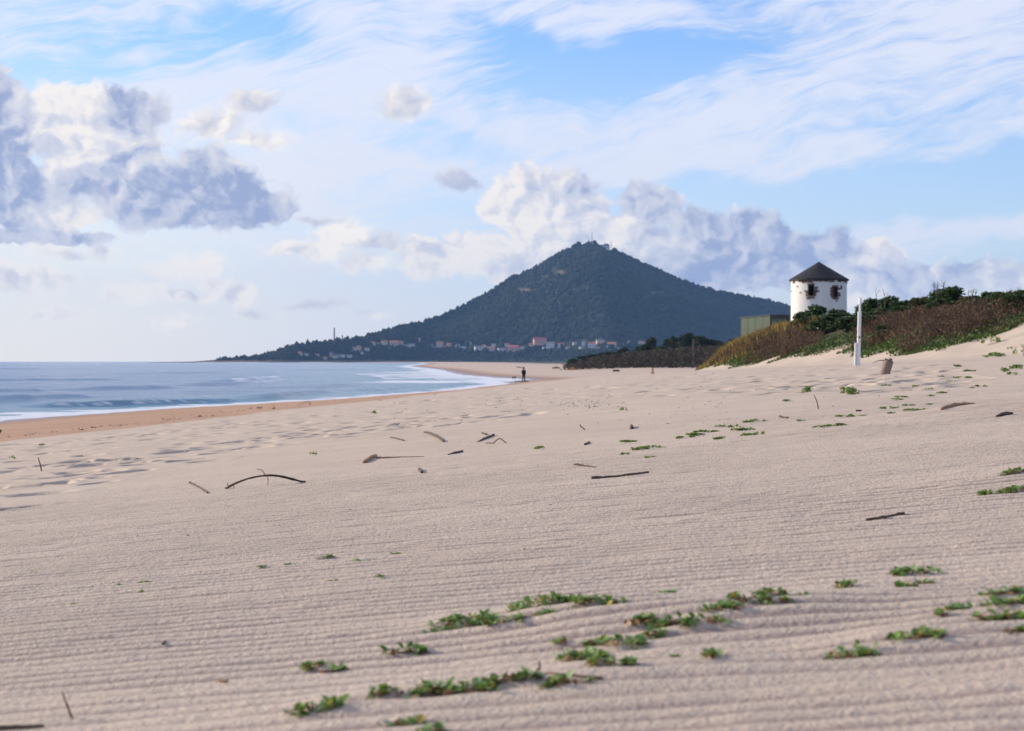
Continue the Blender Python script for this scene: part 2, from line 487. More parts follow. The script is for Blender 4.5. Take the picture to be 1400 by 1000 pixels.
def build_ground():
    fine = np.arange(-0.34, 0.3401, 0.0015)
    side = np.concatenate([np.linspace(0.35, 0.8, 18), np.linspace(0.85, math.pi, 26)])
    az = np.concatenate([-side[::-1], fine, side[:-1]])
    rr, r = [], 0.25
    while r < 9000:
        rr.append(r)
        r *= 1 + (0.06 if r < 1.4 else 0.0019 if r < 12 else 0.0036 if r < 70 else 0.007 if r < 320 else 0.03)
    rr.append(9000.0)
    rr = np.array(rr)
    R, A = np.meshgrid(rr, az, indexing='ij')
    x = (R * np.sin(A)).ravel(); y = (R * np.cos(A)).ravel()
    z, P = sand_z(x, y)
    m = (R.ravel() > 7) & (R.ravel() < 200) & (np.abs(A.ravel()) < 0.36)
    zz = z[m].copy(); dents(x[m], y[m], zz, 0); z[m] = zz
    nr, nc = len(rr), len(az)
    i = np.arange(nr - 1)[:, None] * nc; j = np.arange(nc)[None, :]
    j2 = (j + 1) % nc
    f = np.stack([i + j, i + j2, i + nc + j2, i + nc + j], -1).reshape(-1, 4)
    f = f[:, ::-1]
    # close the little hole under the tripod
    verts = np.column_stack([x, y, z])
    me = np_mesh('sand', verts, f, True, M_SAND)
    wet = sst((P + (fbm(x / 2, y / 5, 71, 3) - 0.5) * 0.16 - 1.98) / 0.05) * (1 - sst((y - 215) / 40))
    xs = np.interp(y, YS, XS)
    farw = sst((y - 225) / 40) * (1 - sst((x - xs - 3) / 9)) 
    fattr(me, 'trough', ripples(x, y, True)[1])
    fattr(me, 'wet', np.maximum(wet, farw))
    fattr(me, 'swash', np.clip(1 - (z - 0.02) / 0.22, 0, 1))
    fattr(me, 'tan', sst((y - 222) / 25))
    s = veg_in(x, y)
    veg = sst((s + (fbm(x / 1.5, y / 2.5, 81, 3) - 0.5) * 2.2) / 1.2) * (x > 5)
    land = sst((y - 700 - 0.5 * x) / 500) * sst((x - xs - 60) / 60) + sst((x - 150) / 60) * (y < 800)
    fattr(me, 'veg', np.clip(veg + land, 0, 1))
    o = link('sand', me); tag(o, kind='structure')
    return o


def make_sand_mat():
    m, bs = new_mat('sand')
    co = objco()
    n1 = noise(co, 1.1, 4, 0.6); n2 = noise(co, 60, 3, 0.65); n3 = noise(co, 230, 2, 0.6)
    c = mix(n1.step(0.35, 0.68), (0.53, 0.43, 0.34), (0.60, 0.49, 0.39))
    c = mix(n2.step(0.3, 0.72) * 0.55, c, (0.45, 0.36, 0.29))
    c = mix(n3.step(0.54, 0.72) * 0.6, c, (0.30, 0.22, 0.19))
    # hollows between the wind ripples painted darker: groove shade in the colour, plus coarse grains
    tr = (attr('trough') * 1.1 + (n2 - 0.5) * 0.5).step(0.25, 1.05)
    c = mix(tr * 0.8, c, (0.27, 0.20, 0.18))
    c = mix(attr('tan') * 0.8, c, (0.55, 0.42, 0.33))
    wet = attr('wet')
    cw = mix(noise(S.v('MULTIPLY', co, (0.4, 1.2, 1)), 0.6, 4, 0.6).step(0.3, 0.7), (0.40, 0.235, 0.145), (0.48, 0.30, 0.195))
    c = mix(wet, c, cw)
    sw = attr('swash')
    c = mix(sw * 0.6, c, (0.17, 0.11, 0.08))
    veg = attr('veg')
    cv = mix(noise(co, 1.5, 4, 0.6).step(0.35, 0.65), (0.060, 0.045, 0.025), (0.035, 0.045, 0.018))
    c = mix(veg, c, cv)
    S.put(bs.inputs['Base Color'], c)
    S.put(bs.inputs['Roughness'], 0.95 - sw * 0.7)
    bs.inputs['Specular IOR Level'].default_value = 0.2
    h = noise(co, 70, 3, 0.6) * 0.6 + noise(co, 16, 2, 0.5) * 0.14 + noise(co, 150, 2, 0.5) * 0.2
    bump(bs, h * (1.0 - wet * 0.75), 1.0, 0.0095)
    return m


M_SAND = make_sand_mat()
build_ground()


# ------------------------------------------------------------------ the sea
def px_line(pts):
    out = []
    for (px, py) in pts:
        d = ZC * FPX / (py - HY); out.append(((px - HX) / FPX * d, d))
    return out


WAVES = [([(40, 557), (85, 556), (200, 553), (300, 550), (340, 549)], .34, 1.4, .3), ([(-60, 551), (0, 548), (90, 544), (130, 543)], .36, 2.0, .1),
         ([(330, 548), (370, 545), (420, 539), (450, 537)], .40, 1.8, .1), ([(310, 526), (330, 524), (372, 520), (385, 519)], .55, 2.6, .9), ([(425, 531), (461, 529), (490, 528)], .3, 3.0, .0),
         ([(-100, 522), (0, 521), (90, 520), (180, 519.5)], .3, 3.0, .0), ([(225, 529), (325, 526), (345, 525)], .3, 3.0, .0), ([(480, 519), (560, 517), (600, 516)], .3, 4.0, .2), ([(150, 512), (330, 510)], .35, 7.0, .0), ([(400, 507), (520, 506.5)], .5, 9.0, .3), ([(-60, 506), (150, 505)], .45, 12.0, .0), ([(560, 521), (640, 518)], .25, 2.5, .5), ([(90, 534), (250, 530)], .35, 2.5, .0), ([(-40, 536), (60, 534)], .3, 2.5, .0), ([(480, 536), (560, 530)], .25, 1.8, .3)]


def build_sea():
    az = np.concatenate([np.linspace(-1.9, -0.36, 60), np.arange(-0.35, 0.12, 0.0016), np.linspace(0.13, 0.6, 12)])
    rr, r = [], 45.0
    while r < 9000:
        rr.append(r); r *= 1 + (0.0035 if r < 420 else 0.008 if r < 2500 else 0.03)
    rr = np.array(rr + [9000.0])
    R, A = np.meshgrid(rr, az, indexing='ij')
    x = (R * np.sin(A)).ravel(); y = (R * np.cos(A)).ravel()
    zg, P = lay(x, y)
    depth = np.maximum(-zg, 0)
    z = np.zeros_like(x)
    q = x * 0.35 - y * 0.94
    sea = sst(depth / 0.6)
    z += (fbm(x / 9, y / 3.2, 101, 4) - 0.5) * 0.16 * sea
    z += (fbm(x / 40 + q * 0.01, y / 11, 111, 3) - 0.5) * 0.22 * sst(depth / 1.2)
    foam = 0.9 * (1 - sst((depth - 0.16 - (fbm(x / 6, y / 2.5, 121, 3) - 0.5) * 0.34) / 0.16))
    foam = foam * (1 - 0.35 * sst((y - 200) / 60))
    lace = np.zeros_like(x)
    for pts, h, wd, br in WAVES:
        L = px_line(pts)
        n = len(L)
        best = np.full(x.shape, 1e9); side = np.zeros_like(x); along = np.zeros_like(x)
        for i in range(n - 1):
            (ax, ay), (bx, by) = L[i], L[i + 1]
            ux, uy = bx - ax, by - ay; l2 = ux * ux + uy * uy
            t = np.clip(((x - ax) * ux + (y - ay) * uy) / l2, 0, 1)
            dx, dy = x - (ax + t * ux), y - (ay + t * uy)
            dd = np.hypot(dx, dy)
            nx_, ny_ = uy, -ux
            sgn = np.sign(dx * nx_ + dy * ny_)
            up = dd < best
            best = np.where(up, dd, best); side = np.where(up, sgn, side); along = np.where(up, (i + t) / (n - 1), along)
        e = sst(along / 0.22) * sst((1 - along) / 0.22)
        e = e * (0.55 + 0.9 * fbm(along * 5, along * 0 + h * 7, 131, 2))
        sd = best * side
        prof = np.where(sd > 0, np.exp(-(sd / (wd * 0.55)) ** 2), np.exp(-(sd / (wd * 1.7)) ** 2))
        z += h * e * prof
        if br: foam = np.maximum(foam, br * e * 1.3 * np.exp(-((sd - wd * 0.35) / (wd * 0.5)) ** 2) * sst((fbm(x / 2, y / 2, 141, 3) - 0.3) / 0.3))
    # broad spent foam in the bight by the walkers
    xs = np.interp(y, YS, XS)
    bight = sst((y - 225) / 30) * (1 - sst((y - 520) / 200)) * (1 - sst((xs - x - 10 - 14 * fbm(x / 9, y / 30, 151, 2)) / 10))
    foam = np.maximum(foam, bight * np.clip(0.05 + 1.7 * (fbm(x / 16, y / 12, 152, 3) - 0.3), 0, .9))
    far = sst((y - 3000) / 300) * (1 - sst((xs - x - 15) / 40)) 
    foam = np.maximum(foam, far * 0.7)
    nr, nc = len(rr), len(az)
    i = np.arange(nr - 1)[:, None] * nc; j = np.arange(nc - 1)[None, :]
    f = np.stack([i + j, i + nc + j, i + nc + j + 1, i + j + 1], -1).reshape(-1, 4)[:, ::-1]
    f = f[:, ::-1]
    f = f[:, ::-1]
    me = np_mesh('sea', np.column_stack([x, y, z]), f, True, M_SEA)
    fattr(me, 'foam', np.clip(foam, 0, 1))
    fattr(me, 'shoal', 1 - sst(depth / 2.2))
    o = link('sea', me); tag(o, kind='structure')
    return o


def make_sea_mat():
    m, bs = new_mat('sea_water')
    co = objco()
    foam, shoal = attr('foam'), attr('shoal')
    fl = noise(S.v('MULTIPLY', co, (0.7, 1.4, 1)), 0.9, 5, 0.65)
    fk = (foam * 1.25 + (fl - 0.5) * 0.9).step(0.28, 0.62)
    c = mix(shoal, (0.10, 0.175, 0.28), (0.08, 0.21, 0.275))
    c = mix(fk, c, (0.74, 0.76, 0.80))
    S.put(bs.inputs['Base Color'], c)
    S.put(bs.inputs['Roughness'], 0.16 + fk * 0.6)
    bs.inputs['IOR'].default_value = 1.33
    v = S.v('MULTIPLY', co, (0.55, 1.25, 1.0))
    h = noise(v, 0.55, 5, 0.62) * 1.0 + noise(v, 2.6, 5, 0.65) * 0.5
    bump(bs, h, 1.0, 0.26)
    return m


M_SEA = make_sea_mat()
build_sea()


# ------------------------------------------------------------------ mountain
RIDGE = [(225, 495.2), (262, 494.6), (290, 492.5), (312, 490.8), (342, 489.5), (370, 485.5), (395, 480), (420, 476), (440, 473.7), (460, 471), (480, 468.5), (500, 464), (520, 459), (540, 454), (560, 449.5), (575, 446), (600, 437.5), (620, 430), (640, 420.5),
         (660, 409), (680, 397.5), (700, 384), (712, 381), (735, 370), (750, 359), (770, 348.5), (785, 340.5), (793, 336), (800, 332.5), (806, 331.5), (812, 333), (818, 337.5), (828, 340.5), (836, 342), (850, 350), (870, 360), (900, 373), (930, 386), (960, 398), (985, 404), (1000, 407),
         (1030, 413), (1060, 419), (1090, 425), (1130, 434), (1180, 446), (1240, 459), (1320, 474), (1400, 485), (1470, 493)]
RPX = [a for a, b in RIDGE]; RPY = [b for a, b in RIDGE]


def ridge_d(px): return np.interp(px, [225, 400, 560, 700, 830, 1000, 1470], [3950, 4050, 4500, 5000, 5200, 5250, 5300])


def mtn(px, t):
    """t 0 on the skyline, 1 at the foot in front, below 0 on the far side"""
    px = np.asarray(px, float); t = np.asarray(t, float)
    yr = ridge_d(px); py = np.interp(px, RPX, RPY)
    H = ZC + (HY - py) / FPX * yr
    x = (px - HX) / FPX * yr
    dep = np.clip(H * 4.2, 160, 1450)
    y = yr - t * dep
    tt = np.abs(t)
    g = np.where(tt < 1, (1 - tt) ** 1.12 * (1 + 0.16 * np.sin(tt * math.pi)), 0)
    rel = sst(tt / 0.15) * (1 - sst((tt - 0.8) / 0.2))
    gul = (fbm(x / 260 + t * 0.5, y / 520, 161, 4) - 0.5) * 0.50 * H * rel
    z = H * g + gul * (1 - 0.3 * tt)
    z = np.maximum(z, 0.6 - 6 * sst((tt - 0.97) / 0.03))
    return x, y, z


def at_mtn(px, py):
    t = np.linspace(1.0, 0.0, 700)
    x, y, z = mtn(np.full(700, float(px)), t)
    prj = HY - (z - ZC) / y * FPX
    k = np.argmax(prj <= py) if (prj <= py).any() else 699
    return Vector((float(x[k]), float(y[k]), float(z[k])))


BARE = [(717, 397, 11, 3.5), (767, 372, 9, 3.5), (742, 380, 10, 2), (898, 401, 13, 2.5), (780, 396, 18, 1.2)]


# houses of the village: column, foot row, width, height, wall and roof colour
HOUSES = [(416, 485.5, 7, 5, 'C', 'O'), (425, 486, 5, 3.5, 'W', 'G'), (440, 487, 6, 3.5, 'W', 'O'), (453, 491, 6, 4, 'C', 'O'), (460, 487.5, 5, 6, 'P', 'G'), (467, 490, 6, 5.5, 'W', 'G'), (475, 487.8, 8, 4, 'W', 'G'), (486, 488.5, 7, 4, 'W', 'G'), (488, 479.5, 8, 5, 'W', 'O'), (495.5, 478, 7, 6, 'C', 'O'), (501, 484, 6, 4, 'W', 'G'), (508, 479, 6, 4, 'W', 'O'), (514, 471.5, 8, 5, 'C', 'R'), (523, 472, 5, 4, 'W', 'G'), (531.5, 471.5, 8, 6.5, 'C', 'O'), (538, 478, 6, 4, 'W', 'G'), (545, 472.5, 12, 7, 'C', 'O'), (554, 470, 6, 4, 'C', 'O'), (560, 474.5, 9, 4, 'W', 'G'), (569, 474.5, 8, 5, 'W', 'G'), (576, 466.5, 7, 5, 'P', 'O'), (595, 474, 6, 4, 'W', 'O'), (601, 478, 6, 4, 'W', 'G'), (608, 473.5, 9, 7, 'C', 'O'), (614, 477, 6, 4, 'W', 'O'), (620, 473, 6, 4, 'C', 'O'), (632, 475, 6, 4, 'C', 'G'), (640, 477, 7, 4, 'W', 'G'), (647, 471, 5, 4, 'W', 'G'), (659, 478.5, 10, 6, 'W', 'G'), (666, 475, 6, 4, 'W', 'O'), (675, 479, 10, 5.5, 'C', 'O'), (678, 473, 6, 3.5, 'W', 'G'), (688, 479.5, 11, 4.5, 'W', 'G'), (694, 473, 6, 4, 'W', 'O'), (701.5, 480, 15, 8, 'P', 'R'), (712, 477, 7, 4, 'W', 'G'), (722, 473, 6, 4, 'C', 'O'), (732, 471, 17, 9.5, 'P', 'R'), (738, 478, 7, 4, 'W', 'G'), (744, 475.5, 11, 8, 'W', 'G'), (755, 474.5, 8, 6, 'W', 'R'), (762, 477, 6, 4, 'C', 'O'), (770, 471, 5, 4, 'W', 'G'), (776, 477, 6, 3.5, 'W', 'G'), (779, 473, 5, 8, 'W', 'G'), (786, 476, 10, 8.5, 'W', 'O'), (792, 478, 6, 4, 'W', 'O'), (795, 469.5, 11, 6, 'C', 'G'), (799, 477, 7, 5, 'W', 'G'), (806, 475, 12, 7, 'C', 'O'), (812, 478, 6, 3.5, 'W', 'G'), (818, 473, 5, 3.5, 'W', 'G'), (826, 470, 6, 4, 'W', 'O'), (836, 471.5, 17, 6, 'C', 'R')]


def build_mountain():
    px = np.linspace(225, 1470, 520); t = np.concatenate([np.linspace(-1, -0.05, 12), np.linspace(0, 1, 130)])
    T, PX = np.meshgrid(t, px, indexing='ij')
    x, y, z = mtn(PX.ravel(), T.ravel())
    nr, nc = T.shape
    i = np.arange(nr - 1)[:, None] * nc; j = np.arange(nc - 1)[None, :]
    f = np.stack([i + j, i + j + 1, i + nc + j + 1, i + nc + j], -1).reshape(-1, 4)[:, ::-1]
    me = np_mesh('mountain', np.column_stack([x, y, z]), f, True, M_MTN)
    prj = HY - (z - ZC) / y * FPX; ppx = HX + x / y * FPX
    bare = np.zeros_like(x)
    for (a, b, w, h) in BARE: bare = np.maximum(bare, np.exp(-((ppx - a) / w) ** 2 - ((prj - b) / h) ** 2))
    fattr(me, 'bare', bare)
    shore = (1 - sst((z - 2.0) / 8.0)) * (PX.ravel() < 640)
    fattr(me, 'shore', shore)
    tag(link('mountain', me), kind='structure')
    # woods that cover it: a mass of crowns nobody could count
    r = np.random.default_rng(4)
    n = 30000
    p = r.uniform(300, 1300, n); tq = r.uniform(0, 1, n) ** 0.9
    edge = r.random(n) < 0.10
    tq = np.where(edge, r.uniform(0, 0.015, n), tq)
    x, y, z = mtn(p, tq)
    prj = HY - (z - ZC) / y * FPX; ppx = HX + x / y * FPX
    dens = 0.50 + 0.9 * fbm(x / 90, y / 110, 171, 3)
    keep = r.random(n) < dens
    for (a, b, w, h) in BARE: keep &= ~((((ppx - a) / w) ** 2 + ((prj - b) / h) ** 2) < 1.0 + 0.5 * r.random(n))
    keep &= ~((np.abs(ppx - 826) < 12) & (tq < 0.10)) & ~((np.abs(ppx - 803) < 9) & (tq < 0.05))
    for (a, c, w, h, _, _) in HOUSES: keep &= ~((np.abs(ppx - a) < w / 2 + 1.6) & (prj < c + 3.2) & (prj > c - h))
    keep &= ~((z < np.where(r.random(n) < .4, 4, 9)) & (ppx < 600)) & (z > 1.0)
    keep &= ~((ppx < 520) & (r.random(n) < 0.45))
    x, y, z = x[keep], y[keep], z[keep]; n = len(x)
    bm = bmesh.new(); bmesh.ops.create_icosphere(bm, subdivisions=1, radius=1.0)
    bv = np.array([v.co[:] for v in bm.verts]); bf = np.array([[v.index for v in q.verts] for q in bm.faces]); bm.free()
    hgt = r.uniform(5, 11, n) * (0.75 + 0.5 * fbm(x / 150, y / 150, 181, 2)) * np.clip((z + 10) / 40, 0.35, 1); wid = hgt * r.uniform(0.45, 0.8, n)
    tall = r.random(n) < 0.06; hgt = np.where(tall | (edge[keep] & (r.random(n) < .5)), hgt * 1.6, hgt); wid = np.where(tall, wid * 0.7, wid)
    V = bv[None] * np.stack([wid, wid, hgt * 0.62], -1)[:, None, :] * r.uniform(0.72, 1.25, (n, len(bv), 1))
    V = V + np.stack([x, y, z + hgt * 0.35], -1)[:, None, :]
    F = bf[None] + (np.arange(n) * len(bv))[:, None, None]
    me = np_mesh('forest', V.reshape(-1, 3), F.reshape(-1, 3), False, M_FOREST)
    o = link('forest', me); tag(o, 'dark bluish woodland covering the slopes of the cone shaped mountain', 'forest', kind='stuff')


def make_mtn_mats():
    m, bs = new_mat('mountain_ground')
    co = objco()
    c = mix(noise(co, 0.012, 5, 0.65).step(0.35, 0.68), (0.012, 0.023, 0.015), (0.024, 0.036, 0.02))
    c = mix((attr('bare') + (noise(co, 0.03, 5, 0.7) - 0.5) * 2.0).step(0.55, 0.85), c, (0.17, 0.115, 0.09))
    sh = attr('shore')
    c = mix((sh + (noise(co, 0.04, 4, 0.6) - 0.5) * 0.8).step(0.35, 0.8), c, mix(noise(co, 0.09, 4, .7).step(.4, .6), (0.13, 0.095, 0.085), (0.06, 0.06, 0.05)))
    S.put(bs.inputs['Base Color'], c); bs.inputs['Roughness'].default_value = 0.95; bs.inputs['Specular IOR Level'].default_value = 0.1
    m2 = leafy('forest_crowns', [(0.010, 0.020, 0.014), (0.013, 0.025, 0.016), (0.018, 0.031, 0.018), (0.024, 0.033, 0.017)], 0.9, 0.0, 0.1, patch=0.0035)
    return m, m2


M_MTN, M_FOREST = make_mtn_mats()
build_mountain()


def far_hills():
    px = np.linspace(900, 1750, 120); t = np.linspace(-1, 1, 24)
    T, PX = np.meshgrid(t, px, indexing='ij')
    d0 = 7600.0
    x = (PX - HX) / FPX * d0; y = d0 - T * 1000
    H = np.interp(PX, [900, 980, 1020, 1045, 1080, 1130, 1300, 1500, 1750], [0, 120, 240, 252, 230, 205, 150, 120, 0]) + (fbm(PX / 20, T * 0 + 1, 191, 3) - 0.5) * 30
    z = (H * np.cos(T * math.pi / 2) ** 1.3 - 2).ravel()
    nr, nc = T.shape
    i = np.arange(nr - 1)[:, None] * nc; j = np.arange(nc - 1)[None, :]
    f = np.stack([i + j, i + j + 1, i + nc + j + 1, i + nc + j], -1).reshape(-1, 4)[:, ::-1]
    me = np_mesh('hills', np.column_stack([x.ravel(), y.ravel(), z]), f, True, mottled('hill_cover', (0.03, 0.045, 0.03), (0.06, 0.075, 0.04), 0.004, 0.95, spec=0.1))
    tag(link('hills', me), kind='structure')


far_hills()

# ------------------------------------------------------------------ the air
def haze():
    mb = MB(); mb.box((0, 0, 0), (18400, 18400, 440))
    m = bpy.data.materials.new('haze'); m.use_nodes = True; nt = m.node_tree; nt.nodes.clear()
    o_ = nt.nodes.new('ShaderNodeOutputMaterial'); pv = nt.nodes.new('ShaderNodeVolumePrincipled')
    pv.inputs['Color'].default_value = (0.32, 0.56, 1.0, 1); pv.inputs['Density'].default_value = 4.8e-5; pv.inputs['Anisotropy'].default_value = 0.0
    nt.links.new(pv.outputs[0], o_.inputs['Volume'])
    o = mb.build('haze', m, loc=(0, 0, 440 / 2 - 21)); tag(o, kind='stuff')


haze()
# ------------------------------------------------------------------ things
ORD = ['first', 'second', 'third', 'fourth', 'fifth', 'sixth', 'seventh', 'eighth', 'ninth', 'tenth', 'eleventh', 'twelfth', 'thirteenth', 'fourteenth', 'fifteenth', 'sixteenth',
       'seventeenth', 'eighteenth', 'nineteenth', 'twentieth', 'twenty-first', 'twenty-second', 'twenty-third', 'twenty-fourth', 'twenty-fifth', 'twenty-sixth', 'twenty-seventh', 'twenty-eighth', 'twenty-ninth', 'thirtieth',
       'thirty-first', 'thirty-second', 'thirty-third', 'thirty-fourth', 'thirty-fifth', 'thirty-sixth', 'thirty-seventh', 'thirty-eighth', 'thirty-ninth', 'fortieth', 'forty-first', 'forty-second', 'forty-third', 'forty-fourth', 'forty-fifth', 'forty-sixth', 'forty-seventh', 'forty-eighth', 'forty-ninth', 'fiftieth'] + ['fifty-' + q for q in ('first', 'second', 'third', 'fourth', 'fifth', 'sixth', 'seventh', 'eighth', 'ninth')] + ['sixtieth', 'sixty-first', 'sixty-second']


def order(i, n):
    """place in a row read from the left"""
    return 'leftmost' if i == 0 else 'rightmost' if i == n - 1 else ORD[i] + ' from the left'


def atd(px, py, d): return Vector(((px - HX) / FPX * d, d, ZC - (py - HY) / FPX * d))


M_WHITE = mottled('whitewash', (0.80, 0.79, 0.76), (0.71, 0.69, 0.65), 1.6, 0.85, 0.01, stretch=(1, 1, 0.22), c3=(0.70, 0.67, 0.61))
M_PAINT = mottled('white_paint', (0.80, 0.80, 0.82), (0.70, 0.69, 0.68), 3.0, 0.6, 0.002)
M_SLATE = mottled('dark_slate', (0.013, 0.012, 0.016), (0.028, 0.025, 0.027), 2.5, 0.7, 0.02)
M_STONE = mottled('brown_stone', (0.19, 0.115, 0.07), (0.085, 0.055, 0.04), 3.0, 0.9, 0.03, c3=(0.27, 0.18, 0.11))
M_DARK = mottled('dark_room', (0.012, 0.010, 0.010), (0.02, 0.016, 0.014), 2.0, 0.9)
M_WOODR = mottled('reddish_board', (0.13, 0.055, 0.04), (0.09, 0.04, 0.03), 6.0, 0.85)
M_DRIFT = mottled('driftwood', (0.075, 0.048, 0.036), (0.15, 0.10, 0.075), 14.0, 0.85, 0.002, c3=(0.045, 0.03, 0.025))
M_DRIFTL = mottled('pale_driftwood', (0.44, 0.24, 0.13), (0.27, 0.155, 0.09), 14.0, 0.85, 0.003)
M_STUMP = mottled('weathered_stump', (0.31, 0.23, 0.185), (0.21, 0.155, 0.125), 9.0, 0.85, 0.006, stretch=(1, 1, 0.25))
M_GREYW = mottled('grey_end_grain', (0.17, 0.16, 0.165), (0.10, 0.095, 0.10), 18.0, 0.85, 0.004)
M_OLIVE = mottled('olive_sheet', (0.040, 0.058, 0.026), (0.034, 0.049, 0.023), 0.7, 0.6, 0.0, stretch=(1, 1, .4))
M_FRAME = mottled('dark_frame', (0.018, 0.022, 0.024), (0.03, 0.034, 0.036), 2.0, 0.6)
M_TEAL = mottled('teal_panel', (0.045, 0.10, 0.11), (0.035, 0.08, 0.085), 1.0, 0.5)
M_BARK = mottled('bark', (0.06, 0.042, 0.03), (0.035, 0.026, 0.02), 3.0, 0.95, 0.02)
M_DEADB = mottled('bleached_bark', (0.17, 0.14, 0.12), (0.10, 0.08, 0.07), 3.0, 0.95, 0.02)
M_SHRUB = leafy('shrub_leaves', [(0.026, 0.052, 0.012), (0.045, 0.085, 0.018), (0.075, 0.12, 0.028), (0.06, 0.06, 0.018)], 0.5, 0.22, 0.3)
M_SHRUB2 = leafy('olive_shrub_leaves', [(0.045, 0.055, 0.018), (0.075, 0.08, 0.025), (0.10, 0.085, 0.03), (0.09, 0.055, 0.025)], 0.6, 0.2, 0.25)
M_BRUSH = leafy('dry_brush', [(0.085, 0.050, 0.037), (0.145, 0.088, 0.062), (0.20, 0.13, 0.09), (0.08, 0.078, 0.034)], 0.85, 0.1, 0.15)
M_MAT = leafy('succulent_mat', [(0.036, 0.082, 0.014), (0.06, 0.12, 0.02), (0.09, 0.145, 0.028), (0.13, 0.11, 0.028)], 0.6, 0.12, 0.2)
M_GRASS = leafy('dune_grass_blades', [(0.42, 0.26, 0.06), (0.27, 0.20, 0.05), (0.10, 0.12, 0.03), (0.50, 0.31, 0.10)], 0.8, 0.25, 0.2)
M_PINE = leafy('pine_needles', [(0.020, 0.030, 0.014), (0.036, 0.048, 0.02), (0.058, 0.066, 0.026), (0.055, 0.046, 0.024)], 0.8, 0.1, 0.15)
M_SCRUB = leafy('grey_brown_scrub', [(0.042, 0.037, 0.028), (0.07, 0.056, 0.042), (0.048, 0.054, 0.028), (0.085, 0.065, 0.05)], 0.85, 0.1, 0.15)
M_LEAF = leafy('fleshy_leaves', [(0.10, 0.20, 0.035), (0.22, 0.35, 0.07), (0.38, 0.48, 0.23), (0.52, 0.39, 0.07)], 0.38, 0.3, 0.5)
M_STEM = mottled('red_stem', (0.16, 0.075, 0.045), (0.10, 0.055, 0.03), 60.0, 0.7)
M_DRYLEAF = mottled('dry_leaf', (0.33, 0.17, 0.07), (0.22, 0.11, 0.05), 60.0, 0.7)


def leaf_quads(c, size, rng, up=0.0, elong=1.6):
    """rhombic leaves at the points c, turned every way"""
    n = len(c)
    a = rng.normal(size=(n, 3)); a[:, 2] += up; a /= np.linalg.norm(a, axis=1, keepdims=True)
    b = np.cross(a, rng.normal(size=(n, 3))); b /= np.linalg.norm(b, axis=1, keepdims=True) + 1e-9
    s = (np.asarray(size) * rng.uniform(0.6, 1.35, n))[:, None]
    q = np.cross(a, b) * s * 0.12
    V = np.stack([c - a * s * elong * 0.5, c + b * s * 0.5 + q, c + a * s * elong * 0.5, c - b * s * 0.5 + q], 1).reshape(-1, 3)
    F = np.arange(n * 4).reshape(n, 4)
    return V, F


def blades(base, h, w, rng, lean=0.25, wind=(0.12, 0.0)):
    n = len(base)
    d = np.column_stack([rng.normal(wind[0], lean, n), rng.normal(wind[1], lean, n), np.ones(n)])
    tip = base + d * h[:, None]
    ang = rng.uniform(0, 6.28, n); sd = np.column_stack([np.cos(ang), np.sin(ang), np.zeros(n)]) * w[:, None] * 0.5
    mid = base + d * h[:, None] * 0.55 + rng.normal(0, 0.05, (n, 3)) * h[:, None]
    V = np.stack([base - sd, base + sd, mid + sd * 0.8, tip, mid - sd * 0.8], 1).reshape(-1, 3)
    F = np.arange(n * 5).reshape(n, 5)
    return V, F


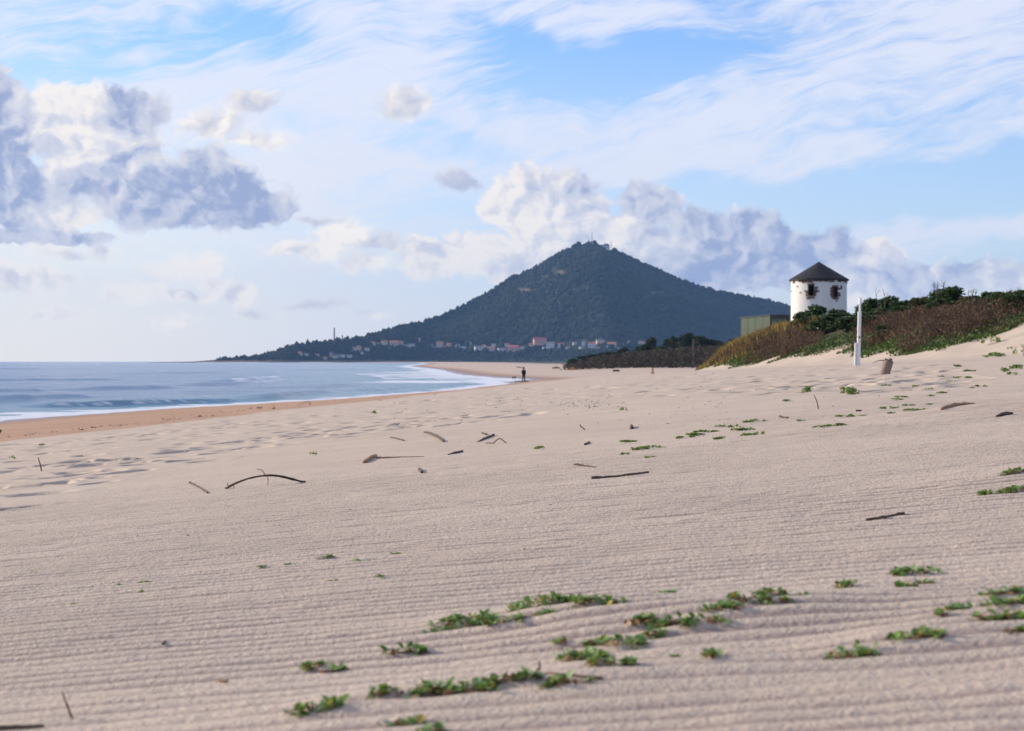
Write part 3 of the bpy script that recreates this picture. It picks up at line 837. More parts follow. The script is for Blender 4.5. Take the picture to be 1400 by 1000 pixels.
# ---- the windmill tower
def windmill():
    d = 195.0; cx = (1119.5 - HX) / FPX * d; cyy = d
    Rr = 2.97; z_eave = ZC + (HY - 384.0) / FPX * (d - 0.0); z_top = ZC + (HY - 358.0) / FPX * d
    zb = gz(cx, cyy) - 0.3
    root = empty('windmill_tower', (cx, cyy, zb), 0.0)
    tag(root, 'round white windmill tower with a dark conical roof standing on the dune', 'windmill')
    face = math.atan2(-cx, -cyy)      # heading from the tower towards the viewpoint
    def pt(th, r, z): return (math.sin(face + th) * r, math.cos(face + th) * r, z)
    # th grows to the viewer's left
    H = z_eave - zb
    zz = lambda py: ZC + (HY - py) / FPX * (d - Rr) - zb
    wins = [(math.asin(10.3 / 38.0), .105, zz(390.3), zz(404.8)), (-math.asin(22.0 / 38.0), .115, zz(392.5), zz(406.5))]
    N = 192
    ths = np.linspace(-math.pi, math.pi, N + 1)[:-1]
    zs = sorted({0.0, H * .2, H * .4, H * .6, H} | {w[2] for w in wins} | {w[3] for w in wins})
    hole = lambda th, zc: any(abs(th - w[0]) < w[1] and w[3] < zc < w[2] for w in wins)
    mb = MB(); vs = [pt(t, Rr * (1 - 0.012 * z / H), z) for z in zs for t in ths]; fs = []
    for i in range(len(zs) - 1):
        for k in range(N):
            tm = ths[k] + math.pi / N
            if hole(tm, (zs[i] + zs[i + 1]) / 2): continue
            fs.append((i * N + k, i * N + (k + 1) % N, (i + 1) * N + (k + 1) % N, (i + 1) * N + k))
    me = np_mesh('wall', vs, fs, True, M_WHITE); link('wall', me, root)
    # roof: shallow cone with a thin drip edge
    mr = MB(); n = 72; rr = 3.18
    ring = lambda r, z: [pt(2 * math.pi * k / n, r, z) for k in range(n)]
    top = z_top - zb; e = H - 0.02
    mr.add(ring(rr, e) + ring(rr, e + 0.13) + ring(rr * .52, e + 0.13 + (top - e - .13) * .475) + [(0, 0, top)] + ring(Rr - 0.3, e),
           [(k, (k + 1) % n, n + (k + 1) % n, n + k) for k in range(n)] + [(n + k, n + (k + 1) % n, 2 * n + (k + 1) % n, 2 * n + k) for k in range(n)] + [(2 * n + k, 2 * n + (k + 1) % n, 3 * n) for k in range(n)] + [(3 * n + 1 + k, 3 * n + 1 + (k + 1) % n, (k + 1) % n, k) for k in range(n)])
    mr.build('roof', M_SLATE, root)
    # irregular stones laid bare under the eave
    rs = random.Random(3)
    def stone(mb_, th, z, w, h, pr=0.035):
        m_ = 5; v = []; sk = [rs.uniform(-.14, .14) * h for _ in range(8)]
        for (r_, q) in ((Rr - 0.08, 1.0), (Rr + pr, 0.86)):
            for k in range(m_ + 1):
                t = th + (k / m_ - .5) * w / Rr * q
                v.append(pt(t, r_, z - h / 2 * q + sk[k % 8])); v.append(pt(t, r_, z + h / 2 * q + sk[(k + 3) % 8]))
        L = 2 * (m_ + 1); f = []
        for k in range(m_):
            f.append((L + 2 * k, L + 2 * k + 2, L + 2 * k + 3, L + 2 * k + 1))
            f.append((2 * k, 2 * k + 2, L + 2 * k + 2, L + 2 * k)); f.append((2 * k + 1, L + 2 * k + 1, L + 2 * k + 3, 2 * k + 3))
        f.append((0, L, L + 1, 1)); f.append((2 * m_, 2 * m_ + 1, L + 2 * m_ + 1, L + 2 * m_))
        mb_.add(v, f)
    sb = MB(); t = -math.pi
    while t < math.pi:
        w = rs.uniform(.35, .85); h = rs.uniform(.10, .34)
        if rs.random() < 0.86: stone(sb, t + w / 2 / Rr, H - .03 - h / 2, w * .95, h)
        t += w / Rr
    sb.build('eave_stones', M_STONE, root)
    ex = MB()
    for (px, py, w, h) in ((1090.5, 391.3, .24, .10), (1094.5, 399.8, .24, .10), (1082.3, 397, .16, .14), (1149.6, 392.8, .26, .34), (1147.2, 394.6, .34, .14), (1143, 411.3, .16, .22), (1085, 385.6, .3, .16)):
        s_ = (1119.5 - px) / 38.0; stone(ex, math.asin(max(-.97, min(.97, s_))), zz(py), w, h)
    ex.build('exposed_stone', M_STONE, root)
    for i, (th, ha, zt, zb_) in enumerate(wins):
        # deep opening: reveal and back
        w = MB(); dp = 0.55
        a, b = th + ha, th - ha
        A = [pt(a, Rr, zb_), pt(b, Rr, zb_), pt(b, Rr, zt), pt(a, Rr, zt)]; B = [pt(a, Rr - dp, zb_), pt(b, Rr - dp, zb_), pt(b, Rr - dp, zt), pt(a, Rr - dp, zt)]
        w.add(A + B, [(4, 5, 6, 7), (0, 1, 5, 4), (1, 2, 6, 5), (2, 3, 7, 6), (3, 0, 4, 7)])
        wo = w.build('window', M_DARK, root)
        if i == 1:
            s2 = MB(); s2.add([pt(a, Rr - .12, zb_ + .02), pt(th + .01, Rr - .12, zb_ + .02), pt(th + .01, Rr - .12, zt - .02), pt(a, Rr - .12, zt - .02), pt(a, Rr - .17, zb_ + .02), pt(th + .01, Rr - .17, zb_ + .02), pt(th + .01, Rr - .17, zt - .02), pt(a, Rr - .17, zt - .02)],
                              [(0, 1, 2, 3), (4, 7, 6, 5), (1, 5, 6, 2), (0, 3, 7, 4), (3, 2, 6, 7), (0, 4, 5, 1)])
            s2.build('shutter', M_WOODR, wo)
        fr = MB()
        wd = ha * Rr
        if i == 0:
            for (o, z, ww, hh) in ((0.05, zt + .10, 1.1, .22), (-.75, zt - .25, .5, .26), (-.65, zt - .52, .45, .2), (-.85, zt - .60, .75, .17), (.72, zt - .60, .70, .18), (-.6, zb_ + .34, .42, .26), (.66, zb_ + .38, .36, .34), (-.5, zb_ + .1, .4, .22), (.58, zb_ + .08, .5, .22), (.02, zb_ - .14, 1.0, .24), (.45, zb_ - .22, .6, .2)):
                stone(fr, th + o * .72 / Rr * 1.0, z, ww * .8, hh)
        else:
            for (o, z, ww, hh) in ((0.0, zt + .09, 1.0, .2), (.62, zt - .2, .38, .3), (.66, zt - .5, .34, .3), (.64, zb_ + .28, .4, .26), (-.62, zt - .16, .4, .26), (-.66, zb_ + .42, .5, .2), (-.72, zb_ + .2, .55, .22), (-.1, zb_ - .1, 1.05, .24), (.5, zb_ + .02, .4, .2)):
                stone(fr, th + o * .72 / Rr, z, ww * .8, hh)
        fr.build('stone_surround', M_STONE, wo)
windmill()


# ---- the olive store beside it
def store():
    p0 = atd(1052, 431, 200.0); pl = atd(1011.5, 434, 212.0); pr_ = atd(1078, 432.5, 200.8)
    zt = p0.z; zb = zt - 2.9
    root = empty('storage_cabin', (p0.x, p0.y, zb)); tag(root, 'olive green metal cabin with a dark end bay left of the windmill', 'cabin')
    a = Vector((pl.x - p0.x, pl.y - p0.y, 0)); b = Vector((pr_.x - p0.x, pr_.y - p0.y, 0))
    H = zt - zb
    def slab(mb, o, u, v, w): mb.add([o, o + u, o + u + v, o + v, o + w, o + u + w, o + u + v + w, o + v + w], [(0, 3, 2, 1), (4, 5, 6, 7), (0, 1, 5, 4), (1, 2, 6, 5), (2, 3, 7, 6), (3, 0, 4, 7)])
    Z = Vector((0, 0, 1)); an, bn = a.normalized(), b.normalized()
    m = MB(); slab(m, bn * .12, a, bn * (b.length - .24) * 0.5, Z * (H - .06)); m.build('body', M_OLIVE, root)
    m = MB()
    for k in range(5): slab(m, a * (k / 4 * .985) + bn * .10, an * .08, bn * .03, Z * (H - .06))
    slab(m, an * .0 + bn * .095 + Z * (H * .5), a, bn * .022, Z * .06)
    m.build('panel_rib', mottled('olive_rib', (0.033, 0.047, 0.022), (0.03, 0.042, 0.02), 2.0, 0.6), root)
    m = MB(); slab(m, bn * -.02 - an * .25 + Z * (H - .055), a + an * .3, b + bn * .1, Z * .10); m.build('roof', M_FRAME, root)
    m = MB(); slab(m, -an * .2, an * .2, bn * .22, Z * (H - .06)); slab(m, b - bn * .15 - an * .2, an * .2, bn * .15, Z * (H - .06)); slab(m, -an * .2 + bn * .22 + Z * (H - .38), an * .15, b - bn * .37, Z * .32); m.build('end_frame', M_FRAME, root)
    m = MB(); slab(m, -an * .06 + bn * .22, an * .05, b - bn * .37, Z * (H - .38)); m.build('door', M_TEAL, root)
store()


# ---- marker post: a squared white post, a thin rod on top, a short post lashed to its left
def marker():
    b = hit(1173.5, 499.5); k = b.y / FPX; zb = sz(b.x, b.y)
    root = empty('marker_post', (b.x, b.y, zb)); tag(root, 'tall white wooden marker post with a thin top rod at the dune foot', 'post')
    m = MB(); lean = 0.022
    top = (500 - 427) * k; tip = (500 - 408) * k; w = 4.2 * k
    R_ = Matrix.Rotation(lean, 3, 'Y')
    m.box((lean * top / 2 + 0, 0, top / 2 - .1), (w, w, top + .2), R_); m.build('post', M_PAINT, root)
    m = MB(); m.box((lean * (top + (tip - top) / 2) + .012, 0, (top + tip) / 2 - .06), (2.4 * k, 2.4 * k, tip - top + .12), R_, 0.002)
    m.box((lean * tip + .02, 0, tip - 4 * k), (3.5 * k, 3.5 * k, 7 * k), R_, 0.003); m.build('top_rod', M_PAINT, root)
    m = MB(); m.box((-w * .5 - 1.6 * k + .0, .01, 15.2 * k - .1), (2.8 * k, w * .8, 30.5 * k + .2), R_); m.build('short_post', M_PAINT, root)
    m = MB(); m.tube([(lean * 38 * k, -w / 2 - .02, 38 * k), (lean * 38 * k, -w / 2 + .01, 38 * k)], 1.2 * k, 10); m.build('bolt', M_DARK, root)
marker()


def stump():
    b = hit(1209, 511.5); k = b.y / FPX; zb = sz(b.x, b.y)
    root = empty('tree_stump', (b.x, b.y, zb)); tag(root, 'leaning stump of bleached driftwood with a broken grey top beside the white post', 'stump')
    rs = random.Random(8); n = 16; rings = []
    for i, t in enumerate(np.linspace(-0.25, 1, 8)):
        c = Vector((6.2 * k * t, 0, 18.0 * k * t)); r = (7.0 - 0.9 * max(0, t)) * k * (1.12 if t < 0 else 1)
        rings.append([c + Vector((math.cos(2 * math.pi * j / n) * r * (1 + .1 * math.sin(3 * j)) , math.sin(2 * math.pi * j / n) * r, (rs.uniform(-1, 1) * 1.6 * k if i == 7 else 0) + math.cos(2 * math.pi * j / n) * -1.5 * k * max(0, t))) for j in range(n)])
    m = MB(); v = [p for r_ in rings for p in r_]
    m.add(v, [(i * n + j, i * n + (j + 1) % n, (i + 1) * n + (j + 1) % n, (i + 1) * n + j) for i in range(7) for j in range(n)]); m.build('trunk', M_STUMP, root, smooth=True)
    m = MB(); c = Vector((5.9 * k, 0, 15.2 * k)); m.add([p * 1.0 + (c - p) * 0.03 + Vector((0, 0, .3 * k)) for p in rings[7]] + [c], [(j, (j + 1) % n, n) for j in range(n)])
    m.box((8.0 * k, -1 * k, 18.8 * k), (4 * k, 5 * k, 4.5 * k), Matrix.Rotation(.3, 3, 'Y'), .5 * k); m.box((2.5 * k, 0, 19 * k), (3.5 * k, 6 * k, 3 * k), Matrix.Rotation(.2, 3, 'Y'), .5 * k)
    m.build('broken_top', M_GREYW, root)
    m = MB(); m.tube([(1 * k, 2 * k, 18.5 * k), (-6 * k, 4 * k, 18.5 * k), (-14 * k, 6 * k, 15.5 * k)], [1.0 * k, .7 * k, .4 * k], 6); m.build('twig', M_GREYW, root)
stump()


# ---- sticks and driftwood
def stick(pts, rpx, label, cat='stick', name='driftwood_stick', mat=None, forks=(), group=None, sink=0.4):
    a, b = hit(*pts[0]), hit(*pts[-1])
    if name in ('upright_twig', 'broken_stake'): b = a     # stands upright: one distance for both ends
    k = a.y / FPX
    def conv(p):
        t = 0 if pts[-1][0] == pts[0][0] else min(1, max(0, (p[0] - pts[0][0]) / (pts[-1][0] - pts[0][0])))
        return atd(p[0], p[1], a.y + (b.y - a.y) * t)
    P = [conv(p) for p in pts]; Q = []
    for i in range(len(P) - 1):
        p0, p1, p2, p3 = P[max(i - 1, 0)], P[i], P[i + 1], P[min(i + 2, len(P) - 1)]
        for s in range(5):
            t = s / 5
            Q.append((p1 * 2 + (p2 - p0) * t + (p0 * 2 - p1 * 5 + p2 * 4 - p3) * t * t + (p1 * 3 - p0 - p2 * 3 + p3) * t ** 3) * 0.5)
    Q.append(P[-1].copy())
    rs = random.Random(int(pts[0][0] * 7 + pts[0][1])); rad = []
    for i, q in enumerate(Q):
        r = k * float(np.interp(i / (len(Q) - 1), np.linspace(0, 1, len(rpx)), rpx)) * 1.2 * rs.uniform(.85, 1.15)
        rad.append(r); q.z = max(q.z, max(sz(q.x, q.y - e) for e in (0, .03, .06, .09)) + r * (0.9 - sink))
    m = MB(); m.tube([q - a for q in Q], rad, 7)
    o = link(name, m.mesh(name, mat or M_DRIFT, True), None, a); tag(o, label, cat, group)
    for f in forks:
        fm = MB(); F = [conv(p) - a for p in f]; fm.tube(F, [k * .6] * (len(F) - 1) + [k * .35], 5)
        fm.build('twig', M_STEM, o)
    return o
stick([(308, 669), (320, 662), (340, 654.5), (362, 650.5), (380, 651), (400, 655.5), (418, 660.5)], [1.3, 1.2, 1.1, 1.3, 1.5, 1.0], 'long arched twig bowed clear of the sand', forks=[[(312, 665), (310.5, 662), (312, 660.5)], [(319, 662), (320, 667.5), (323, 668.5)], [(366, 651), (366.5, 657), (366, 664)], [(363, 650), (358, 643), (351, 641.5)]])
stick([(259, 661), (263, 666.5), (271, 670.5), (284, 675)], [1.2, .9, .8, .7], 'small crooked twig just left of the long arched twig', forks=[[(267, 668.5), (271, 665), (273, 670), (271, 672)], [(260.5, 664), (261, 660), (260, 658.5)]])
stick([(498, 633.5), (505, 627.5), (513.5, 624.5)], [2.4, 2.6, 2.2], 'short orange brown driftwood chunk propped at an angle on sand', mat=M_DRIFTL, forks=[[(511, 624.5), (514, 622.5), (516, 626)]])
stick([(515, 627), (530, 626.5), (548, 625.5), (580, 625)], [1.3, .9, .6, .3], 'thin half buried branch trailing right from the orange brown chunk')
stick([(612, 622.5), (622, 619), (632, 618.5)], [.5, 1.2, 1.5], 'short grey stick right of the thin half buried branch')
stick([(534, 599), (543, 601), (552, 603)], [.9, .9, .8], 'small straight stick left of the bent two armed stick')
stick([(580, 592), (584, 596.5), (595, 601), (607, 605)], [1.3, 1.4, 1.2, 1.0], 'bent dark stick with one end kinked upward')
stick([(653, 605), (662, 601.5), (669, 599.5), (675, 596)], [.6, 1.4, 1.6, 1.4], 'dark splintered stick raised beside the wiry curled twig')
stick([(664, 607), (672, 608), (679, 602), (684, 600), (692, 606)], [.7, .7, .7, .6], 'wiry pale twig curled into a loop on the sand', mat=M_STEM)
stick([(659, 593), (665, 595)], [1.2, 1.0], 'stubby dark stick behind the splintered one')
stick([(785, 637.3), (800, 638.5), (815, 640)], [1.3, 1.2, .6], 'flat grey brown stick behind the longer grey branch')
stick([(809, 656), (825, 654.5), (850, 652), (870, 648.5), (887, 648)], [2.2, 1.4, 1.1, 1.2, 1.3], 'long straight grey branch lying in the middle of the beach')
stick([(1185, 714.5), (1205, 711), (1222, 708), (1236, 705)], [1.9, 1.6, 1.7, 2.0], 'straight dark rod of driftwood lying on the rippled sand at right', forks=[[(1233, 705.5), (1240, 703.5), (1247, 704.5)]])
stick([(1287, 569), (1294, 564.5), (1303, 560), (1315, 558), (1328, 557.5), (1340, 557)], [1.6, 2.4, 2.4, 2.0, 1.6, .6], 'curved pale branch half buried in a sand hump at right', mat=M_DRIFTL)
stick([(1362, 572), (1372, 567.5), (1384, 569)], [1.0, 2.6, 1.8], 'short rounded dark lump of wood at the right edge')
stick([(-20, 1003), (20, 998.5), (45, 998), (60, 997)], [3, 2.6, 2.4, 1.8], 'dark driftwood at the bottom left corner')
stick([(57, 645), (55, 636), (52, 625)], [.8, .7, .4], 'thin upright twig standing in footprinted sand', 'twig', 'upright_twig', M_STEM)
stick([(99, 984), (92, 966), (85, 947)], [1.5, 1.3, .8], 'bare leaning stem in the lower left corner sand', 'twig', 'upright_twig', M_STEM)
stick([(733, 937), (737, 925), (738, 905)], [1.6, 1.4, 1.0], 'red brown stem upright between the foreground plants', 'twig', 'upright_twig', M_STEM)
stick([(745, 943), (766, 943), (790, 946), (812, 938), (824, 944)], [1.0, 1.2, 1.6, 2.4, 1.2], 'dark creeping root along the nearest row of plants', 'root', 'creeping_root', M_STEM, forks=[[(774, 938), (766, 929), (757, 922)]])
stick([(1119, 560), (1117, 550), (1113, 540)], [.7, .6, .3], 'thin upright twig by the two bright green tufts', 'twig', 'upright_twig', M_STEM)
stick([(573, 643), (575, 646), (577, 647.5)], [1.6, 1.8, 1.2], 'tiny dark chip of wood alone in mid beach')
stick([(800, 588), (794, 583), (793, 580)], [.7, .6, .4], 'small pale twig tip in mid beach', 'twig', 'upright_twig', M_STEM)
stick([(1170, 563), (1175, 567), (1178, 572)], [1.2, 1.2, .8], 'red brown stem at the end of a green tuft', 'twig', 'upright_twig', M_STEM)
stick([(863, 584), (864, 587)], [2.0, 2.0], 'round red brown lump on mid beach sand', 'wood')
stick([(800, 609), (806, 606)], [1.4, 1.2], 'small red brown wood chip near the mid beach plants', 'wood')
stick([(1066, 571), (1077, 572.5)], [1.3, 1.0], 'short dark chip beside the mid right plants', 'wood')
stick([(893, 512), (892.5, 507), (892, 502.5)], [1.1, .9, .8], 'stub of a broken stake far down the beach', 'stake', 'broken_stake', M_DRIFTL, forks=[[(893, 511), (889, 509)]])
stick([(839, 508.3), (846, 507.8)], [1.6, 1.4], 'far dark log on the sand flat', 'log', 'driftwood_log')
stick([(707, 503), (713, 503.3)], [.9, .7], 'far small dark log above the walking person', 'log', 'driftwood_log')
stick([(-6, 598), (1, 588)], [2.0, 1.6], 'dark post stub at the left edge by the orange sand', 'post', 'broken_stake')
stick([(222, 884), (226, 882)], [1.4, 1.4], 'single dark pebble sized chip on the left ripples', 'wood')
stick([(296, 934), (304, 932), (312, 935)], [.8, 1.6, 1.0], 'curled orange dry leaf on the ripples', 'leaf', 'dry_leaf', M_DRYLEAF)

# scraps of wrack too many to count
def scraps():
    r = random.Random(77); m = MB()
    def put(px, py, s):
        p = hit(px, py); k = p.y / FPX
        if p.y > 600: return
        L, h = s * k * r.uniform(.8, 2.6), s * k * r.uniform(.35, .7)
        a = r.uniform(-.5, .5); m.box((p.x, p.y, sz(p.x, p.y) + h * .3), (L, L * r.uniform(.3, .7), h), Matrix.Rotation(a, 3, 'Z') @ Matrix.Rotation(r.uniform(-.3, .3), 3, 'Y'), h * .25)
    for i in range(120):      # tide line where the orange sand begins
        px = r.uniform(0, 440); py = 597 - (px / 440) * 47 + r.gauss(0, 1.3) + (2 if px < 300 else 0); put(px, py, r.choice([.9, 1.1, 1.4, 2.4 if r.random() < .25 else 1]))
    for i in range(150): put(r.uniform(440, 1000), r.uniform(530, 585), r.uniform(.6, 1.3))
    for i in range(90): put(r.gauss(800, 22), r.gauss(553, 4), r.uniform(.6, 1.4))
    for i in range(120): put(r.uniform(830, 1330), r.uniform(525, 600) - 15, r.uniform(.5, 1.1))
    for i in range(60): put(r.uniform(0, 1400), r.uniform(600, 760), r.uniform(.5, 1.1))
    for i in range(80): put(r.uniform(0, 1400), r.uniform(690, 990), r.uniform(.6, 1.7))
    o = m.build('wrack', M_DRIFT); tag(o, 'scattered dark scraps of seaweed and wood over the sand', 'wrack', kind='stuff')
scraps()


def wrack_heap(px, py, w, label):
    p = hit(px, py); k = p.y / FPX; r = random.Random(px); m = MB()
    for i in range(40):
        x = r.gauss(0, w / 2.6) * k; h = max(0, 3.2 * (1 - abs(x / k) / w)) * r.random() * k
        m.box((x, r.gauss(0, 3) * k * 3, h * .7 + .03), (r.uniform(2, 6) * k, r.uniform(1, 3) * k, r.uniform(.6, 1.6) * k), Matrix.Rotation(r.uniform(-.5, .5), 3, 'Y') @ Matrix.Rotation(r.uniform(-1, 1), 3, 'Z'), .2 * k)
    o = m.build('wrack_heap', M_DRIFTL, None, (p.x, p.y, gz(p.x, p.y))); tag(o, label, 'wrack')
wrack_heap(784, 506, 14, 'low brown heap of tide wrack far down the beach')
wrack_heap(760, 504, 5, 'smaller brown wrack heap left of the long one')


# ---- creeping green plants
def plant(px, py, wpx, hpx, label, group, nleaf=None, parts=False, tuft=False, dry=0.0):
    p = hit(px, py + hpx * 0.30); k = p.y / FPX
    W = wpx * k * (1.0 if tuft else 1.2); rng = np.random.default_rng(int(px * 13 + py * 7))
    small = wpx < 18 and p.y < 9
    sl = 0.0085 if small else max(8.0 * k * min(1, 3.2 / p.y + .12) , 0.013 if p.y < 9 else 2.4 * k)
    slope = max(0.02, (py - HY) / FPX)
    Dp = min(max(W * 0.55, 0.03), hpx * k * 0.7 / slope, 0.6)       # how far it runs away from the viewer
    Hh = hpx * k * (1.0 if tuft else 0.42)
    n = nleaf or int(np.clip(W * Dp / (sl * sl) * 3.4, 9 if small else 26, 420))
    z0 = sz(p.x, p.y)
    # a few runners carry the leaves
    nr = max(3, int(wpx / 6)); runs = []
    for i in range(nr):
        a = np.array([rng.uniform(-.5, .5) * W, rng.uniform(-.5, .5) * Dp]); th = rng.normal(0.1, .5); L = W * rng.uniform(.2, .5)
        runs.append((a - np.array([math.cos(th), math.sin(th)]) * L / 2, a + np.array([math.cos(th), math.sin(th)]) * L / 2))
    V, F = [], []
    ti = rng.integers(0, nr, n); tt = rng.random(n)
    env = lambda x, y: np.clip(1 - (x / (W * .56)) ** 2 - (y / (Dp * .8)) ** 2, 0.05, 1) ** .5
    for i in range(n):
        A, B = runs[ti[i]]; c = A + (B - A) * tt[i] + rng.normal(0, sl * .5, 2)
        c[0] = np.clip(c[0], -W * .5, W * .5)
        gx, gy = p.x + c[0], p.y + c[1]
        hz = sz(gx, gy) - z0 if p.y < 12 else 0.0
        base = np.array([c[0], c[1], hz + rng.random() ** .8 * Hh * env(c[0], c[1]) * .75 + sl * .05])
        th = rng.uniform(0, 6.283); el = rng.uniform(-.1, 1.0) if not tuft else rng.uniform(.3, 1.3)
        d = np.array([math.cos(th) * math.cos(el), math.sin(th) * math.cos(el), math.sin(el)])
        s = sl * rng.uniform(.6, 1.3); w = np.cross(d, [0, 0, 1.0]); w /= np.linalg.norm(w) + 1e-6; up = np.cross(w, d)
        wd = s * rng.uniform(.34, .5); b = len(V)
        V += [base, base + d * s * .35 + w * wd + up * s * .10, base + d * s * .8 + w * wd * .8 + up * s * .06, base + d * s * 1.05 - up * s * .05, base + d * s * .8 - w * wd * .8 + up * s * .06, base + d * s * .35 - w * wd + up * s * .10, base + d * s * .5 - up * s * .02]
        F += [(b, b + 1, b + 6), (b + 1, b + 2, b + 6), (b + 2, b + 3, b + 6), (b + 3, b + 4, b + 6), (b + 4, b + 5, b + 6), (b + 5, b, b + 6)]
    me = np_mesh('leaves', np.array(V), np.array(F), True, M_LEAF)
    if parts:
        root = empty('beach_plant', (p.x, p.y, z0)); tag(root, label, 'plant', group); link('leaves', me, root)
        m = MB()
        for A, B in runs[:6]:
            q = [A + (B - A) * t for t in (0, .33, .66, 1)]
            m.tube([(x[0], x[1], sz(p.x + x[0], p.y + x[1]) - z0 + sl * .10 + (.3 * Hh if j in (1, 2) else 0)) for j, x in enumerate(q)], sl * .07, 5)
        m.build('stem', M_STEM, root)
        if dry:
            nd = int(4 + dry * 10); Vd, Fd = leaf_quads(np.column_stack([rng.uniform(-.5, .5, nd) * W, rng.uniform(-.6, .2, nd) * Dp, rng.uniform(.1, .4, nd) * Hh + sl * .1]), np.full(nd, sl * .8), rng)
            link('dry_leaf', np_mesh('dry_leaf', Vd, Fd, False, M_DRYLEAF), root)
    else:
        o = link('beach_plant', me, None, (p.x, p.y, z0)); tag(o, label, 'plant', group)


def row(items, what, where, group, parts=True, cat=None, **kw):
    items = sorted(items); n = len(items)
    for i, it in enumerate(items):
        size = 'large ' if it[2] >= 45 else 'small ' if it[2] < 26 else ''
        size = '' if what.split()[0] in ('small', 'tiny', 'little', 'lone') else size
        plant(*it, f'{size}{what}, {order(i, n)} {where}', group, parts=parts, **kw)


row([(632, 860, 80, 17), (688, 860, 42, 15), (743, 841, 80, 21), (739, 856, 30, 9), (808, 846, 38, 15), (839, 845, 24, 11)], 'green leaf clump', 'on the low sand hump left of centre', 'fleshy plants on the foreground sand hump', dry=.2)
row([(766, 884, 14, 9), (794, 901, 62, 17), (817, 882, 30, 13), (850, 882, 46, 22), (874, 862, 36, 22), (891, 874, 24, 12)], 'leafy green tangle', 'of the broken patch at centre', 'fleshy plants in the broken centre patch', dry=.5)
row([(913, 862, 40, 20), (962, 862, 50, 22), (990, 850, 46, 20), (1022, 840, 44, 26), (1056, 833, 36, 12), (1077, 842, 15, 8), (1096, 836, 12, 6)], 'thick green clump', 'along the ridge that climbs right', 'fleshy plants on the ridge climbing right', dry=.3)
row([(530, 958, 36, 17), (594, 951, 58, 27), (643, 950, 62, 24), (678, 946, 36, 16), (715, 943, 40, 13), (776, 945, 54, 15), (832, 921, 52, 23)], 'spreading green clump', 'of the nearest plant row', 'fleshy plants in the nearest row', dry=.6)
row([(428, 912, 26, 9), (453, 917, 32, 9), (552, 892, 46, 11)], 'flat green sprig', 'of the sprigs left of the hump', 'flat sprigs left of the hump', dry=.2)
row([(432, 976, 60, 17), (548, 987, 42, 18), (590, 1000, 30, 8)], 'pale green rosette', 'at the bottom edge of the beach', 'rosettes at the bottom edge', dry=.2)
row([(1165, 896, 56, 24), (1252, 880, 54, 21), (1290, 853, 14, 8), (1312, 846, 28, 9)], 'green and rusty clump', 'between ridge and right edge', 'clumps between ridge and right edge', dry=1.0)
row([(1165, 803, 34, 10), (1255, 780, 52, 14), (1238, 805, 22, 9), (1263, 798, 24, 9)], 'dark green sprig', 'of the four below the dark rod', 'sprigs below the dark rod', dry=.2)
row([(1372, 822, 48, 16), (1384, 838, 60, 18), (1365, 858, 46, 12), (1395, 872, 36, 12)], 'bushy green clump', 'of the lower patch at the right edge', 'clumps cut by the right edge', dry=.9)
row([(1384, 655, 30, 10), (1366, 675, 40, 9), (1390, 670, 40, 15)], 'creeping green clump', 'of the upper patch at the right edge', 'upper clumps at the right edge', dry=.2)
row([(905, 813, 28, 8), (979, 910, 24, 6), (925, 912, 9, 4)], 'lone green sprig', 'of the strays around the ridge', 'stray sprigs around the ridge', dry=.2)
row([(855, 604, 24, 5), (870, 616, 26, 8), (858, 622, 14, 4), (891, 613, 18, 4), (903, 614, 12, 4), (890, 625, 12, 4)], 'little green tuft', 'of the tufts above the long grey branch', 'tufts above the long grey branch', parts=False)
row([(938, 598, 20, 5), (953, 594, 30, 7), (966, 590, 26, 7), (990, 601, 22, 5), (1018, 587, 30, 8), (1006, 583, 14, 5), (1036, 575, 16, 6), (1020, 577, 16, 5), (1014, 597, 24, 5), (1036, 596, 14, 4), (985, 583, 12, 4)], 'low green tuft', 'of the mid beach mat', 'tufts of the mid beach mat', parts=False)
row([(1145, 583, 26, 5), (1120, 586, 14, 4), (1165, 569, 32, 8), (1144, 569, 12, 4), (1080, 547, 14, 7), (1098, 575, 12, 4)], 'small green tuft', 'below the two bright tufts', 'tufts below the bright ones', parts=False)
row([(1217, 558, 20, 7), (1240, 554, 16, 5), (1254, 566, 26, 6), (1222, 570, 12, 4), (1227, 546, 12, 4), (1268, 553, 9, 4), (1232, 543, 14, 4), (1213, 527, 12, 4)], 'green tuft', 'of the patch left of the pale branch', 'tufts left of the pale branch', parts=False)
row([(1108, 534, 22, 12), (1157, 536, 36, 15)], 'bright green bushy tuft', 'of the bright pair below the post', 'bright tufts below the post', parts=False, tuft=True)
row([(1276, 541, 12, 4), (1290, 537, 14, 4), (1300, 522, 14, 4), (1315, 516, 20, 5), (1328, 507, 16, 5), (1255, 528, 12, 4), (1270, 532, 12, 4), (1341, 528, 14, 4), (1240, 534, 12, 4), (1290, 515, 10, 4), (1325, 530, 10, 4), (1306, 500, 14, 7)], 'sparse green tuft', 'dotted up the sand slope', 'tufts dotted up the sand slope', parts=False)
row([(1355, 466, 24, 16), (1345, 488, 9, 5), (1362, 486, 24, 8), (1397, 481, 24, 20), (1372, 507, 18, 7), (1392, 503, 24, 7), (1385, 512, 14, 4), (1382, 477, 8, 4)], 'dark green plant', 'of those on the upper dune sand', 'plants on the upper dune sand', parts=False, tuft=True)
row([(197, 797, 13, 4), (168, 800, 10, 4), (195, 810, 8, 3), (100, 826, 8, 3), (46, 782, 10, 3)], 'tiny dark sprig', 'on the left hand ripples', 'tiny sprigs on the left ripples', parts=False)
